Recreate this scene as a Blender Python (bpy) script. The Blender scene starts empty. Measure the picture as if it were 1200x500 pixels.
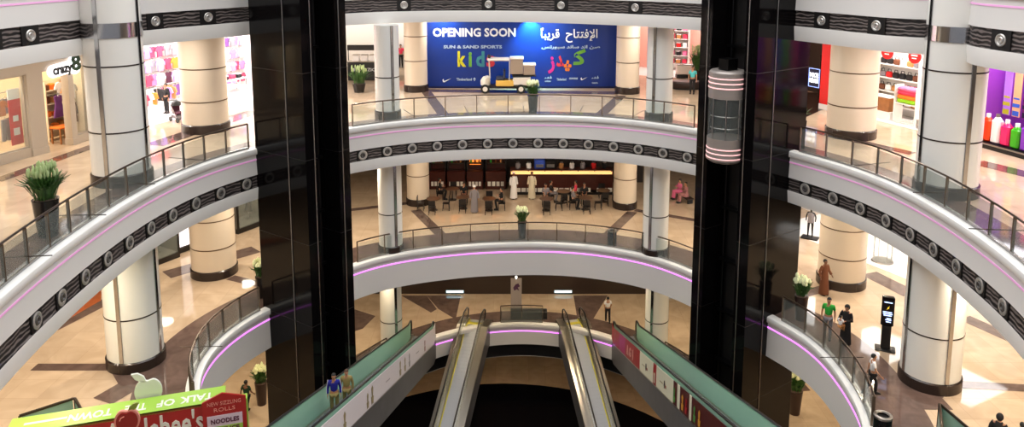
import bpy, math, random
import numpy as np
from mathutils import Vector, Matrix
random.seed(7)
PI = math.pi
S = bpy.context.scene
C = S.collection
# ------------------------------------------------------------------ camera
FPX, PITCH, CY, CAMZ = 900.0, 0.1448043, 76.42, 29.981
cd = bpy.data.cameras.new('camera'); cam = bpy.data.objects.new('camera', cd); C.objects.link(cam)
cd.sensor_width = 36; cd.lens = FPX/1200*36; cd.shift_y = -(250-CY)/1200; cd.clip_end = 300
cam.location = (0, 0, CAMZ); cam.rotation_euler = (PI/2-PITCH, 0, 0)
S.camera = cam
def ray(u, v):
    a, b = (u-600)/FPX, (CY-v)/FPX
    c, s = math.cos(PITCH), math.sin(PITCH)
    return Vector((a, c+b*s, -s+b*c))
LV = {'B': 0.0, 'L0': 7.2, 'L1': 14.4, 'L2': 21.6, 'L3': 28.8}
def fl(u, v, lev, dz=0.0):                 # where a sight line meets a floor
    d = ray(u, v); z = (LV[lev] if isinstance(lev, str) else lev)+dz
    t = (z-CAMZ)/d.z
    return Vector((d.x*t, d.y*t, z))
def at(u, v, Y):                           # where a sight line meets an upright wall at depth Y
    d = ray(u, v); t = Y/d.y
    return Vector((d.x*t, Y, CAMZ+d.z*t))
# ------------------------------------------------------------------ materials
MATS = {}
def mat(name, col, rough=.5, metal=0, emit=None, es=0, alpha=1, spec=.5, noise=0, nscale=6, bump=0, trans=0):
    if name in MATS: return MATS[name]
    m = bpy.data.materials.new(name); m.use_nodes = True
    nt = m.node_tree; b = nt.nodes['Principled BSDF']
    def lin(c): return tuple(((x/12.92) if x <= .04045 else ((x+.055)/1.055)**2.4) for x in c)
    c = lin(col)
    b.inputs['Base Color'].default_value = (*c, 1)
    b.inputs['Roughness'].default_value = rough; b.inputs['Metallic'].default_value = metal
    b.inputs['Specular IOR Level'].default_value = spec
    b.inputs['Alpha'].default_value = alpha
    if trans: b.inputs['Transmission Weight'].default_value = trans
    if emit is not None:
        b.inputs['Emission Color'].default_value = (*lin(emit), 1); b.inputs['Emission Strength'].default_value = es
    if noise or bump:
        tc = nt.nodes.new('ShaderNodeTexCoord'); nz = nt.nodes.new('ShaderNodeTexNoise')
        nz.inputs['Scale'].default_value = nscale; nz.inputs['Detail'].default_value = 6
        nt.links.new(tc.outputs['Object'], nz.inputs['Vector'])
        if noise:
            r = nt.nodes.new('ShaderNodeValToRGB')
            r.color_ramp.elements[0].position = .3; r.color_ramp.elements[1].position = .7
            r.color_ramp.elements[0].color = (*[x*(1-noise) for x in c], 1)
            r.color_ramp.elements[1].color = (*[min(1, x*(1+noise)) for x in c], 1)
            nt.links.new(nz.outputs['Fac'], r.inputs['Fac']); nt.links.new(r.outputs['Color'], b.inputs['Base Color'])
        if bump:
            bp = nt.nodes.new('ShaderNodeBump'); bp.inputs['Strength'].default_value = bump
            nt.links.new(nz.outputs['Fac'], bp.inputs['Height']); nt.links.new(bp.outputs['Normal'], b.inputs['Normal'])
    MATS[name] = m; return m
def glassmat(name, tint, clear=.85, rough=.03, refl=.35):
    m = bpy.data.materials.new(name); m.use_nodes = True; nt = m.node_tree
    for n in list(nt.nodes): nt.nodes.remove(n)
    o = nt.nodes.new('ShaderNodeOutputMaterial'); mx = nt.nodes.new('ShaderNodeMixShader'); fr = nt.nodes.new('ShaderNodeFresnel')
    t = nt.nodes.new('ShaderNodeBsdfTransparent'); g = nt.nodes.new('ShaderNodeBsdfGlossy'); g.inputs['Roughness'].default_value = rough
    df = nt.nodes.new('ShaderNodeBsdfDiffuse'); df.inputs['Color'].default_value = (*tint, 1)
    m2 = nt.nodes.new('ShaderNodeMixShader'); m2.inputs['Fac'].default_value = clear
    t.inputs['Color'].default_value = (*[x**.25 for x in tint], 1)
    fr.inputs['IOR'].default_value = 1.35
    sc = nt.nodes.new('ShaderNodeMath'); sc.operation = 'MULTIPLY'; sc.inputs[1].default_value = refl
    nt.links.new(fr.outputs[0], sc.inputs[0])
    nt.links.new(df.outputs[0], m2.inputs[1]); nt.links.new(t.outputs[0], m2.inputs[2])
    nt.links.new(sc.outputs[0], mx.inputs[0]); nt.links.new(m2.outputs[0], mx.inputs[1]); nt.links.new(g.outputs[0], mx.inputs[2])
    nt.links.new(mx.outputs[0], o.inputs[0]); MATS[name] = m; return m
def marble(name, base, vein, scale=.9, joint=1.2, rough=.05):
    m = bpy.data.materials.new(name); m.use_nodes = True; nt = m.node_tree; b = nt.nodes['Principled BSDF']; L = nt.links.new
    tc = nt.nodes.new('ShaderNodeTexCoord'); nz = nt.nodes.new('ShaderNodeTexNoise')
    nz.inputs['Scale'].default_value = scale; nz.inputs['Detail'].default_value = 8; nz.inputs['Distortion'].default_value = 1.2
    r = nt.nodes.new('ShaderNodeValToRGB'); r.color_ramp.elements[0].position = .32; r.color_ramp.elements[1].position = .68
    r.color_ramp.elements[0].color = (*vein, 1); r.color_ramp.elements[1].color = (*base, 1)
    L(tc.outputs['Object'], nz.inputs['Vector']); L(nz.outputs['Fac'], r.inputs['Fac'])
    br = nt.nodes.new('ShaderNodeTexBrick'); br.offset = 0; br.inputs['Scale'].default_value = 1/joint
    br.inputs['Mortar Size'].default_value = .006; br.inputs['Brick Width'].default_value = 1; br.inputs['Row Height'].default_value = 1
    br.inputs['Color1'].default_value = (1, 1, 1, 1); br.inputs['Color2'].default_value = (.9, .9, .9, 1); br.inputs['Mortar'].default_value = (.75, .72, .7, 1)
    L(tc.outputs['Object'], br.inputs['Vector'])
    mm = nt.nodes.new('ShaderNodeMix'); mm.data_type = 'RGBA'; mm.blend_type = 'MULTIPLY'; mm.inputs[0].default_value = 1
    L(r.outputs['Color'], mm.inputs[6]); L(br.outputs['Color'], mm.inputs[7]); L(mm.outputs[2], b.inputs['Base Color'])
    b.inputs['Roughness'].default_value = rough; MATS[name] = m; return m
def grille(name):
    m = bpy.data.materials.new(name); m.use_nodes = True; nt = m.node_tree; b = nt.nodes['Principled BSDF']; L = nt.links.new
    uv = nt.nodes.new('ShaderNodeUVMap'); mp = nt.nodes.new('ShaderNodeMapping'); mp.inputs['Scale'].default_value = (.55, 1, 1)
    w = nt.nodes.new('ShaderNodeTexWave'); w.bands_direction = 'Y'; w.inputs['Scale'].default_value = 2.4
    w.inputs['Distortion'].default_value = 5.0; w.inputs['Detail'].default_value = 1.5; w.inputs['Detail Scale'].default_value = 1.6
    r = nt.nodes.new('ShaderNodeValToRGB'); r.color_ramp.elements[0].position = .45; r.color_ramp.elements[1].position = .85
    r.color_ramp.elements[0].color = (.012, .010, .010, 1); r.color_ramp.elements[1].color = (.20, .17, .16, 1)
    L(uv.outputs[0], mp.inputs[0]); L(mp.outputs[0], w.inputs['Vector']); L(w.outputs['Fac'], r.inputs['Fac']); L(r.outputs['Color'], b.inputs['Base Color'])
    b.inputs['Roughness'].default_value = .45; MATS[name] = m; return m
WHITE = mat('white_panel', (.90, .895, .88), .35)
FGREY = mat('fascia_grey', (.88, .875, .865), .45)
LIP = mat('lip_white', (.93, .93, .92), .3)
CREAM = mat('cream_panel', (.85, .795, .72), .28)
COOL = mat('column_white', (.91, .91, .89), .25)
CHROME = mat('chrome', (.78, .78, .78), .16, 1)
STEEL = mat('brushed_steel', (.62, .61, .60), .32, 1)
DARKSTEEL = mat('dark_bronze', (.26, .22, .19), .35, .8)
BLACK = mat('black_gloss', (.042, .036, .040), .10, spec=.16)
BLACKM = mat('black_matte', (.06, .055, .055), .5)
BASE = mat('dark_plinth', (.17, .13, .115), .25)
BROWN = marble('brown_marble', (.15, .10, .085), (.10, .066, .055), 1.4, .6, .06)
BEIGE = marble('beige_marble', (.58, .45, .325), (.48, .365, .255), .8, 1.2, .05)
TAN = marble('tan_marble', (.55, .36, .20), (.45, .28, .15), .8, 1.2, .15)
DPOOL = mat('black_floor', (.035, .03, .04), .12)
GRILLE = grille('wavy_grille')
GLASS = glassmat('clear_glass', (.80, .88, .84), .93)
GREENG = glassmat('green_glass', (.40, .68, .54), .22, .05)
PINK = mat('pink_led', (.9, .5, .9), .5, emit=(.92, .50, 1.0), es=1.2)
PINKL = mat('pink_led_faint', (.9, .7, .86), .5, emit=(1.0, .60, .92), es=.16)
CEIL = mat('ceiling_white', (.82, .80, .77), .7)
# ------------------------------------------------------------------ mesh builder
class MB:
    def __init__(s): s.v = []; s.f = []; s.uv = {}
    def add(s, vs, fs):
        b = len(s.v); s.v += [tuple(x) for x in vs]; s.f += [tuple(b+i for i in f) for f in fs]; return s
    def box(s, c, d, rz=0, taper=1):
        cx, cy, cz = c; x, y, z = d[0]/2, d[1]/2, d[2]/2; ca, sa = math.cos(rz), math.sin(rz)
        vs = []
        for k, t in ((-z, 1), (z, taper)):
            for px, py in ((-x, -y), (x, -y), (x, y), (-x, y)):
                px *= t; py *= t
                vs.append((cx+px*ca-py*sa, cy+px*sa+py*ca, cz+k))
        return s.add(vs, [(3, 2, 1, 0), (4, 5, 6, 7), (0, 1, 5, 4), (1, 2, 6, 5), (2, 3, 7, 6), (3, 0, 4, 7)])
    def bbox(s, c, d, rz=0, b=.02):        # box with chamfered vertical and top edges
        x, y = d[0]/2, d[1]/2; b = min(b, x*.6, y*.6, d[2]*.4)
        ol = [(-x+b, -y), (x-b, -y), (x, -y+b), (x, y-b), (x-b, y), (-x+b, y), (-x, y-b), (-x, -y+b)]
        il = [(px*(1-b/x), py*(1-b/y)) for px, py in ol]
        ca, sa = math.cos(rz), math.sin(rz)
        rings = [(il, -d[2]/2), (ol, -d[2]/2+b), (ol, d[2]/2-b), (il, d[2]/2)]
        vs = [(c[0]+px*ca-py*sa, c[1]+px*sa+py*ca, c[2]+z) for r, z in rings for px, py in r]
        fs = [tuple(range(7, -1, -1)), tuple(range(24, 32))]
        for k in range(3):
            for i in range(8): j = (i+1) % 8; fs.append((k*8+i, k*8+j, k*8+8+j, k*8+8+i))
        return s.add(vs, fs)
    def cyl(s, p0, p1, r0, r1=None, n=12, cap=True):
        r1 = r0 if r1 is None else r1
        p0, p1 = Vector(p0), Vector(p1); d = (p1-p0)
        if d.length < 1e-6: return s
        d.normalize(); a = d.orthogonal().normalized(); b = d.cross(a)
        vs = []
        for p, r in ((p0, r0), (p1, r1)):
            for i in range(n): t = 2*PI*i/n; vs.append(p+a*(r*math.cos(t))+b*(r*math.sin(t)))
        fs = [(i, (i+1) % n, n+(i+1) % n, n+i) for i in range(n)]
        if cap: fs += [tuple(range(n-1, -1, -1)), tuple(range(n, 2*n))]
        return s.add(vs, fs)
    def tube(s, pts, r, n=8, closed=False):
        pts = [Vector(p) for p in pts]; m = len(pts); vs = []
        up = None
        for i, p in enumerate(pts):
            q0 = pts[(i-1) % m] if closed or i else p; q1 = pts[(i+1) % m] if closed or i < m-1 else p
            d = (q1-q0).normalized()
            if up is None: up = d.orthogonal().normalized()
            up = (up-d*up.dot(d)); up = up.normalized() if up.length > 1e-6 else d.orthogonal().normalized()
            b = d.cross(up)
            rr = r[i] if isinstance(r, (list, tuple)) else r
            for k in range(n): t = 2*PI*k/n; vs.append(p+up*(rr*math.cos(t))+b*(rr*math.sin(t)))
        fs = []
        for i in range(m if closed else m-1):
            j = (i+1) % m
            for k in range(n): l = (k+1) % n; fs.append((i*n+k, i*n+l, j*n+l, j*n+k))
        if not closed: fs += [tuple(range(n-1, -1, -1)), tuple(range((m-1)*n, m*n))]
        return s.add(vs, fs)
    def lathe(s, prof, c=(0, 0, 0), n=24, a0=0, a1=2*PI, sx=1, sy=1):
        full = abs(a1-a0-2*PI) < 1e-6; k = n if full else n+1; vs = []
        for r, z in prof:
            for i in range(k):
                t = a0+(a1-a0)*i/n; vs.append((c[0]+r*sx*math.cos(t), c[1]+r*sy*math.sin(t), c[2]+z))
        fs = []
        for j in range(len(prof)-1):
            for i in range(n):
                l = (i+1) % k; fs.append((j*k+i, j*k+l, (j+1)*k+l, (j+1)*k+i))
        return s.add(vs, fs)
    def loft(s, rings, n=14):               # rings of (cx, cy, z, rx, ry)
        vs = []
        for cx, cy, z, rx, ry in rings:
            for i in range(n): t = 2*PI*i/n; vs.append((cx+rx*math.cos(t), cy+ry*math.sin(t), z))
        fs = [tuple(range(n-1, -1, -1)), tuple(range((len(rings)-1)*n, len(rings)*n))]
        for j in range(len(rings)-1):
            for i in range(n): l = (i+1) % n; fs.append((j*n+i, j*n+l, (j+1)*n+l, (j+1)*n+i))
        return s.add(vs, fs)
    def prism(s, poly, o, ex, ey, ez):       # a 2D outline given real thickness: origin + x*ex + y*ey, from 0 to ez
        o, ex, ey, ez = Vector(o), Vector(ex), Vector(ey), Vector(ez); n = len(poly)
        vs = [o+ex*x+ey*y for x, y in poly]+[o+ex*x+ey*y+ez for x, y in poly]
        fs = [tuple(range(n-1, -1, -1)), tuple(range(n, 2*n))]+[(i, (i+1) % n, n+(i+1) % n, n+i) for i in range(n)]
        return s.add(vs, fs)
    def sphere(s, c, rx, ry=None, rz=None, n=12, m=8):
        ry = ry or rx; rz = rz or rx
        return s.loft([(c[0], c[1], c[2]-rz*math.cos(PI*(j+.15)/(m+.3)), rx*math.sin(PI*(j+.15)/(m+.3)), ry*math.sin(PI*(j+.15)/(m+.3))) for j in range(m+1)], n)
    def mesh(s, name, m, smooth=True):
        me = bpy.data.meshes.new(name); me.from_pydata(s.v, [], s.f)
        if m: me.materials.append(m)
        if s.uv:
            ul = me.uv_layers.new(name='UVMap')
            for lp in me.loops: ul.data[lp.index].uv = s.uv.get(lp.vertex_index, (0, 0))
        if smooth:
            me.shade_smooth(); me.set_sharp_from_angle(angle=math.radians(38))
        me.validate(); me.update(); return me
def link(name, me, parent=None, loc=None):
    o = bpy.data.objects.new(name, me); C.objects.link(o)
    if parent: o.parent = parent
    if loc is not None: o.location = loc
    return o
def obj(name, mb, m, parent=None, loc=None, smooth=True): return link(name, mb.mesh(name, m, smooth), parent, loc)
def tag(o, label, cat, group=None, kind=None):
    o['label'] = label; o['category'] = cat
    if group: o['group'] = group
    if kind: o['kind'] = kind
    return o
def thing(name, label, cat, loc=(0, 0, 0), rz=0, group=None):
    o = bpy.data.objects.new(name, None); C.objects.link(o); o.location = loc; o.rotation_euler = (0, 0, rz)
    o.empty_display_size = .2
    return tag(o, label, cat, group)
def struct(name, mb, m, parent=None):
    o = obj(name, mb, m, parent)
    if parent is None: o['kind'] = 'structure'
    return o
KIDS = {}
def dup(root, loc, rz, label, group=None, scale=None):
    r = root.copy(); C.objects.link(r); r.location = loc; r.rotation_euler = (0, 0, rz); r['label'] = label
    if group: r['group'] = group
    if scale: r.scale = scale
    def rec(a, b):
        for ch in a.children:
            c = ch.copy(); C.objects.link(c); c.parent = b; rec(ch, c)
    rec(root, r)
    return r
ORD = ['first', 'second', 'third', 'fourth', 'fifth', 'sixth', 'seventh', 'eighth', 'ninth', 'tenth', 'eleventh', 'twelfth', 'thirteenth',
       'fourteenth', 'fifteenth', 'sixteenth', 'seventeenth', 'eighteenth', 'nineteenth', 'twentieth', 'twenty-first', 'twenty-second', 'twenty-third', 'twenty-fourth']
def text_mesh(txt, size, depth=.01, align='CENTER', shear=0, bold=0):
    cu = bpy.data.curves.new('lettering', 'FONT'); cu.body = txt; cu.size = size; cu.extrude = depth; cu.align_x = align; cu.align_y = 'CENTER'
    cu.shear = shear; cu.offset = bold; cu.resolution_u = 2
    o = bpy.data.objects.new('lettering', cu); C.objects.link(o)
    dg = bpy.context.evaluated_depsgraph_get(); dg.update()
    me = bpy.data.meshes.new_from_object(o.evaluated_get(dg)); bpy.data.objects.remove(o); bpy.data.curves.remove(cu)
    return me
def text(name, txt, size, m, parent, mtx, depth=.01, align='CENTER', shear=0, bold=0, width=None):
    me = text_mesh(txt, size, depth, align, shear, bold)
    me.materials.clear(); me.materials.append(m); me.name = name
    if width and len(me.vertices):
        xs = [v.co.x for v in me.vertices]; k = width/max(1e-4, max(xs)-min(xs)); me.transform(Matrix.Diagonal((k, 1, 1, 1)))
    me.transform(mtx)
    return link(name, me, parent)
def frame(o, ex, ey, ez=None):
    ex, ey = Vector(ex).normalized(), Vector(ey).normalized(); ez = ex.cross(ey)
    M = Matrix((ex, ey, ez)).transposed().to_4x4(); M.translation = Vector(o); return M
FACE = lambda o: frame(o, (1, 0, 0), (0, 0, 1))      # upright, facing -Y
# ------------------------------------------------------------------ openings of the galleries
def closed_curve(c, pts, n=480, k=9, bump=None):
    th = np.array([math.atan2(y-c[1], x-c[0]) for x, y in pts]); r = np.array([math.hypot(x-c[0], y-c[1]) for x, y in pts])
    i = np.argsort(th); th, r = th[i], r[i]
    T = np.linspace(-PI, PI, n, endpoint=False)
    R = np.interp(T, np.r_[th[-1]-2*PI, th, th[0]+2*PI], np.r_[r[-1], r, r[0]])
    ker = np.exp(-.5*(np.arange(-3*k, 3*k+1)/k)**2); ker /= ker.sum()
    R = np.convolve(np.r_[R[-3*k:], R, R[:3*k]], ker, 'valid')
    if bump: R = R+bump[2]*np.exp(-.5*((T-math.atan2(bump[1]-c[1], bump[0]-c[0]))/bump[3])**2)
    P = np.c_[c[0]+R*np.cos(T), c[1]+R*np.sin(T)]
    d = np.roll(P, -1, 0)-np.roll(P, 1, 0); N = np.c_[d[:, 1], -d[:, 0]]; N /= np.linalg.norm(N, axis=1)[:, None]
    s = np.r_[0, np.cumsum(np.linalg.norm(np.diff(P, axis=0), axis=1))]
    return dict(c=c, T=T, P=P, N=N, s=s, n=n)
l3px = [(0, 82), (60, 72), (115, 62), (200, 50), (290, 43), (410, 29), (500, 26), (600, 26), (700, 29), (820, 36), (945, 50), (1060, 65), (1130, 76), (1200, 88)]
B3 = 2.4
pts3 = [tuple(fl(u, v, 'L3', -B3)[:2]) for u, v in l3px]+[(-15.6, 17), (-13.5, 9), (-8, 2.5), (0, .8), (8, 2.5), (13.5, 9), (15.4, 17)]
EDGE = {
 'L3': closed_curve((.2, 22), pts3, bump=(15.6, 26.6, 1.1, .055)),
 'L2': closed_curve((.5, 24.5), [(-7.6, 36.2), (-4.3, 38.1), (0, 38.7), (4.4, 38.5), (8.8, 35.7), (-10.6, 32.6), (-12.1, 30.2), (-12.7, 27.6), (-12.9, 24.9), (-12.8, 22.1), (-12.6, 19.3), (-12.05, 16.4), (-11.6, 13.5),
   (11.7, 31.6), (13.3, 29), (13.8, 26.6), (13.9, 24), (13.7, 21.4), (13.4, 19.1), (11.5, 14.5), (6, 10.8), (.5, 8.5), (-6, 8.8), (-10, 10)]),
 'L1': closed_curve((.3, 29), [(-7.8, 36.8), (-6.6, 37.8), (-3.6, 39), (0, 39.6), (3.7, 39.4), (7.1, 37.9), (8.8, 35.9), (-10, 32.8), (-10.9, 31.6), (-11.5, 30.1), (-11.8, 28.5), (-11.6, 26.7), (-10.9, 24.9),
   (10.7, 31.4), (11.7, 30.1), (12.1, 28.4), (12.1, 26.4), (11.9, 24.5), (11.3, 22.4), (-9.9, 23.5), (-8.6, 21.9), (-4, 20.9), (0, 20.9), (5, 20.9), (9.3, 21.2)], k=6),
 'L0': closed_curve((.6, 31), [(.6+10.6*math.cos(t), 31+13.8*math.sin(t)) for t in np.linspace(-PI, PI, 40)[:-1]], k=4)}
def nearest(E, x, y): return int(np.argmin((E['P'][:, 0]-x)**2+(E['P'][:, 1]-y)**2))
def span(E, a, b):                         # indices counter-clockwise from point a to point b
    i, j = nearest(E, *a), nearest(E, *b)
    if j <= i: j += E['n']
    return [k % E['n'] for k in range(i, j+1)]
def strip(mb, E, idx, prof, z0, closed=False):
    n, m = len(idx), len(prof); b = len(mb.v); hs = [0]
    for q in range(m-1): hs.append(hs[-1]+math.hypot(prof[q+1][0]-prof[q][0], prof[q+1][1]-prof[q][1]))
    for a in idx:
        for q, (o, z) in enumerate(prof):
            p = E['P'][a]+E['N'][a]*o; mb.uv[len(mb.v)] = (float(E['s'][a]), hs[q]); mb.v.append((p[0], p[1], z0+z))
    for k in range(n if closed else n-1):
        l = (k+1) % n
        for q in range(m-1): mb.f.append((b+k*m+q, b+k*m+q+1, b+l*m+q+1, b+l*m+q))
    return mb
def arcpoints(E, idx, step, off, start=0):
    P = E['P'][idx]+E['N'][idx]*off; s = np.r_[0, np.cumsum(np.linalg.norm(np.diff(P, axis=0), axis=1))]
    out = []
    m = max(1, int(round((s[-1]-start)/step))) if step else 1
    for t in np.linspace(start, s[-1], m+1):
        p = [np.interp(t, s, P[:, 0]), np.interp(t, s, P[:, 1])]
        j = min(range(len(s)), key=lambda q: abs(s[q]-t)); out.append((Vector((p[0], p[1], 0)), Vector((*E['N'][idx[j]], 0))))
    return out
# ------------------------------------------------------------------ floors, ceilings and edge trims
X0, X1, Y0, Y1 = -34, 34, -4, 62
def outer(E, i):
    c = E['c']; d = np.array([math.cos(E['T'][i]), math.sin(E['T'][i])])
    k = min([((X1 if d[0] > 0 else X0)-c[0])/d[0] if abs(d[0]) > 1e-9 else 1e9, ((Y1 if d[1] > 0 else Y0)-c[1])/d[1] if abs(d[1]) > 1e-9 else 1e9])
    return (c[0]+d[0]*k, c[1]+d[1]*k)
def plate(E, off, z, flip=False):
    mb = MB(); n = E['n']
    for i in range(n):
        p = E['P'][i]+E['N'][i]*off; q = outer(E, i); mb.v += [(p[0], p[1], z), (q[0], q[1], z)]
    for i in range(n):
        j = (i+1) % n; f = (2*i, 2*i+1, 2*j+1, 2*j); mb.f.append(f[::-1] if flip else f)
    return mb
ALLI = list(range(480))
FLOORS = {}
mb = MB(); mb.add([(X0, Y0, 0), (X1, Y0, 0), (X1, Y1, 0), (X0, Y1, 0)], [(0, 1, 2, 3)]); FLOORS['B'] = struct('floor', mb, TAN)
for lev, m in (('L0', BEIGE), ('L1', BEIGE), ('L2', BEIGE), ('L3', BEIGE)):
    FLOORS[lev] = struct('floor', plate(EDGE[lev], .5, LV[lev]), m)
TH = {'L3': B3, 'L2': 2.2, 'L1': 1.75, 'L0': 2.3}
for lev in TH:
    struct('ceiling', plate(EDGE[lev], .45, LV[lev]-TH[lev], True), CEIL)
def edge_trim(lev, n):
    E, z, t = EDGE[lev], LV[lev], TH[lev]
    grill = lev in ('L3', 'L2'); ft = 1.1 if lev == 'L2' else 1.15; fb = 1.65 if lev == 'L2' else 1.8
    root = strip(MB(), E, ALLI, [(.5, 0), (.38, .07), (.06, .07), (.015, .045), (0, 0), (.0, -.16), (.03, -.2), (.1, -.2)], z, True)
    root = struct('trim_%d' % n, root, LIP)
    fbm = strip(MB(), E, ALLI, [(.1, -.2), (.09, -.4), (.09, -.5), (.06, -(ft if grill else (1.3 if lev == 'L0' else t)))]+([] if grill or lev == 'L0' else [(.45, -t)]), z, True)
    obj('face_panel', fbm, FGREY, root)
    obj('led_strip', strip(MB(), E, ALLI, [(.088, -.40), (.07, -.405), (.07, -.46), (.088, -.465)], z, True), PINK if lev in ('L1', 'L0') else PINKL, root)
    if lev == 'L0': obj('painted_recess_shade', strip(MB(), E, ALLI, [(.06, -1.3), (.45, -1.34), (.5, -t)], z, True), BLACKM, root)  # black strip added in place of the shade in the recess under the slab
    if grill:
        obj('grille_band', strip(MB(), E, ALLI, [(.06, -ft), (.12, -ft-.01), (.12, -fb+.01), (.05, -fb)], z, True), GRILLE, root)
        obj('lower_panel', strip(MB(), E, ALLI, [(.05, -fb), (.04, -fb-.04), (.1, -t), (.45, -t)], z, True), WHITE, root)
    return root
for n, lev in enumerate(('L3', 'L2', 'L1', 'L0')): edge_trim(lev, n+1)
# marble inlays: border ring and stripes
for lev, a, b in (('L2', .5, 1.5), ('L1', .5, 2.3), ('L0', .5, 1.9)):
    o = obj('dark_border', strip(MB(), EDGE[lev], ALLI, [(a, .004), (b, .004)], LV[lev], True), BROWN, FLOORS[lev])
def band(lev, pts, w, parent=None, m=None, z=.008):
    mb = MB()
    for (a, b) in zip(pts[:-1], pts[1:]):
        a, b = Vector(a[:2]).to_3d(), Vector(b[:2]).to_3d(); d = (b-a).normalized(); q = Vector((-d.y, d.x, 0))*w/2
        Z = Vector((0, 0, LV[lev]+z)); mb.add([a-q+Z, b-q+Z, b+q+Z, a+q+Z], [(0, 1, 2, 3)])
    return obj('dark_stripe', mb, m or BROWN, FLOORS[lev])
# outer walls of the building
WALLM = mat('wall_cream', (.80, .74, .66), .6)
DWALL = mat('wall_dark', (.12, .09, .08), .5)
mb = MB().box((X0-.1, 29, 15), (.2, 66, 30)); struct('wall_left', mb, WALLM)
mb = MB().box((X1+.1, 29, 15), (.2, 66, 30)); struct('wall_right', mb, WALLM)
mb = MB().box((0, Y1+.1, 15), (68, .2, 30)); struct('wall_back', mb, WALLM)
# ------------------------------------------------------------------ columns
def column(xy, r, z0, z1, m, joints, strips, label, group, chrome_band=None, jm=None):
    t = thing('column', label, 'column', (xy[0], xy[1], z0), 0, group); h = z1-z0-.004
    obj('base_ring', MB().lathe([(0, 0), (r+.06, 0), (r+.06, .38), (r+.02, .42), (r-.02, .42)], n=40), BASE, t)
    obj('shaft', MB().lathe([(r, .3), (r, h), (0, h)], n=48), m, t)
    for j in joints:
        obj('joint_ring', MB().lathe([(r-.01, j-.03), (r+.012, j-.022), (r+.012, j+.022), (r-.01, j+.03)], n=48), jm or BASE, t)
    for a in strips:
        ca, sa = math.cos(a), math.sin(a)
        obj('chrome_strip', MB().bbox((ca*(r+.005), sa*(r+.005), .42+(h-.42)/2), (.05, .16, h-.44), a, .012), CHROME, t)
    if chrome_band:
        a, b = chrome_band[0]-z0, chrome_band[1]-z0
        obj('chrome_band', MB().lathe([(r, a), (r+.03, a+.01), (r+.03, b-.01), (r, b)], n=48), CHROME, t)
    return t
T2, T1, T0 = LV['L3']-B3, LV['L2']-2.2, LV['L1']-1.75
R0 = 1.0
cam_dir = lambda x, y: math.atan2(-y, -x)
GOLD = mat('bronze_joint', (.42, .33, .24), .3, .6)
near = {'left': (-14.52, 27.75), 'right': (15.38, 26.35)}
bl = (at(140, 45, 27).z, at(140, 27, 27).z)
for k, (x, y) in near.items():
    a = cam_dir(x, y); st = (a-.52, a+1.0) if k == 'left' else (a-1.0, a+.58)
    side = 'shop with the white and green lit sign' if k == 'left' else 'shop with giant coloured bottles'
    column((x, y), R0, LV['L2'], 34, COOL, (2.0, 4.4), st, 'thick white column in front of the %s, with a chrome band at its top' % side, 'thick white columns', bl)
    column((x, y), R0, LV['L1'], T1, COOL, (2.1,), st, 'thick white column on the middle floor %s' % ('behind the red and green promotion stand' if k == 'left' else 'beside the black screen totem'), 'thick white columns')
far = {'left': (-6.4, 38.85), 'right': (7.5, 38.5)}
for k, (x, y) in far.items():
    r = .62 if k == 'left' else .66; st = (-PI/2+(.62 if k == 'left' else -.62),)
    nb = 'left of the blue poster wall' if k == 'left' else 'right of the blue poster wall'
    column((x, y), r, LV['L2'], T2, COOL, (2.15,), st, 'slim white column with a chrome strip at the railing, %s' % nb, 'slim white columns')
    column((x, y), r, LV['L1'], T1, COOL, (2.15,), st, 'slim white column at the middle railing, %s end of the cafe' % k, 'slim white columns')
    x, y = {'left': (-6.95, 41.6), 'right': (8.32, 41.6)}[k]
    column((x, y), r, LV['L0'], T0, COOL, (2.0,), st, 'slim white column on the lower floor behind the %s green glass escalator' % k, 'slim white columns')
back = {'left': (-14.68, 36.05, 1.05), 'right': (15.72, 34.85, 1.06)}
for k, (x, y, r) in back.items():
    nb = ('the bright clothes shop', 'the dark shop windows') if k == 'left' else ('the bright bag shop', 'the white lit shop')
    column((x, y), r, LV['L2'], T2, CREAM, (1.5, 3.05), (), 'thick cream column with two dark rings in front of %s' % nb[0], 'thick cream columns', jm=GOLD)
    column((x, y), r, LV['L1'], T1, CREAM, (1.5, 2.9), (), 'thick cream column with dark rings in front of %s' % nb[1], 'thick cream columns', jm=GOLD)
bfar = {'left': (-5.9, 46.65, .70), 'right': (7.0, 45.95, .70)}
for k, (x, y, r) in bfar.items():
    column((x, y), r, LV['L2'], T2, CREAM, (1.9, 3.4), (), 'cream column with two rings at the %s edge of the blue poster wall' % k, 'slim cream columns', jm=GOLD)
    column((x, y), r, LV['L1'], T1, CREAM, (1.9, 3.4), (), 'cream column with rings at the %s edge of the cafe' % k, 'slim cream columns', jm=GOLD)
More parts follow.
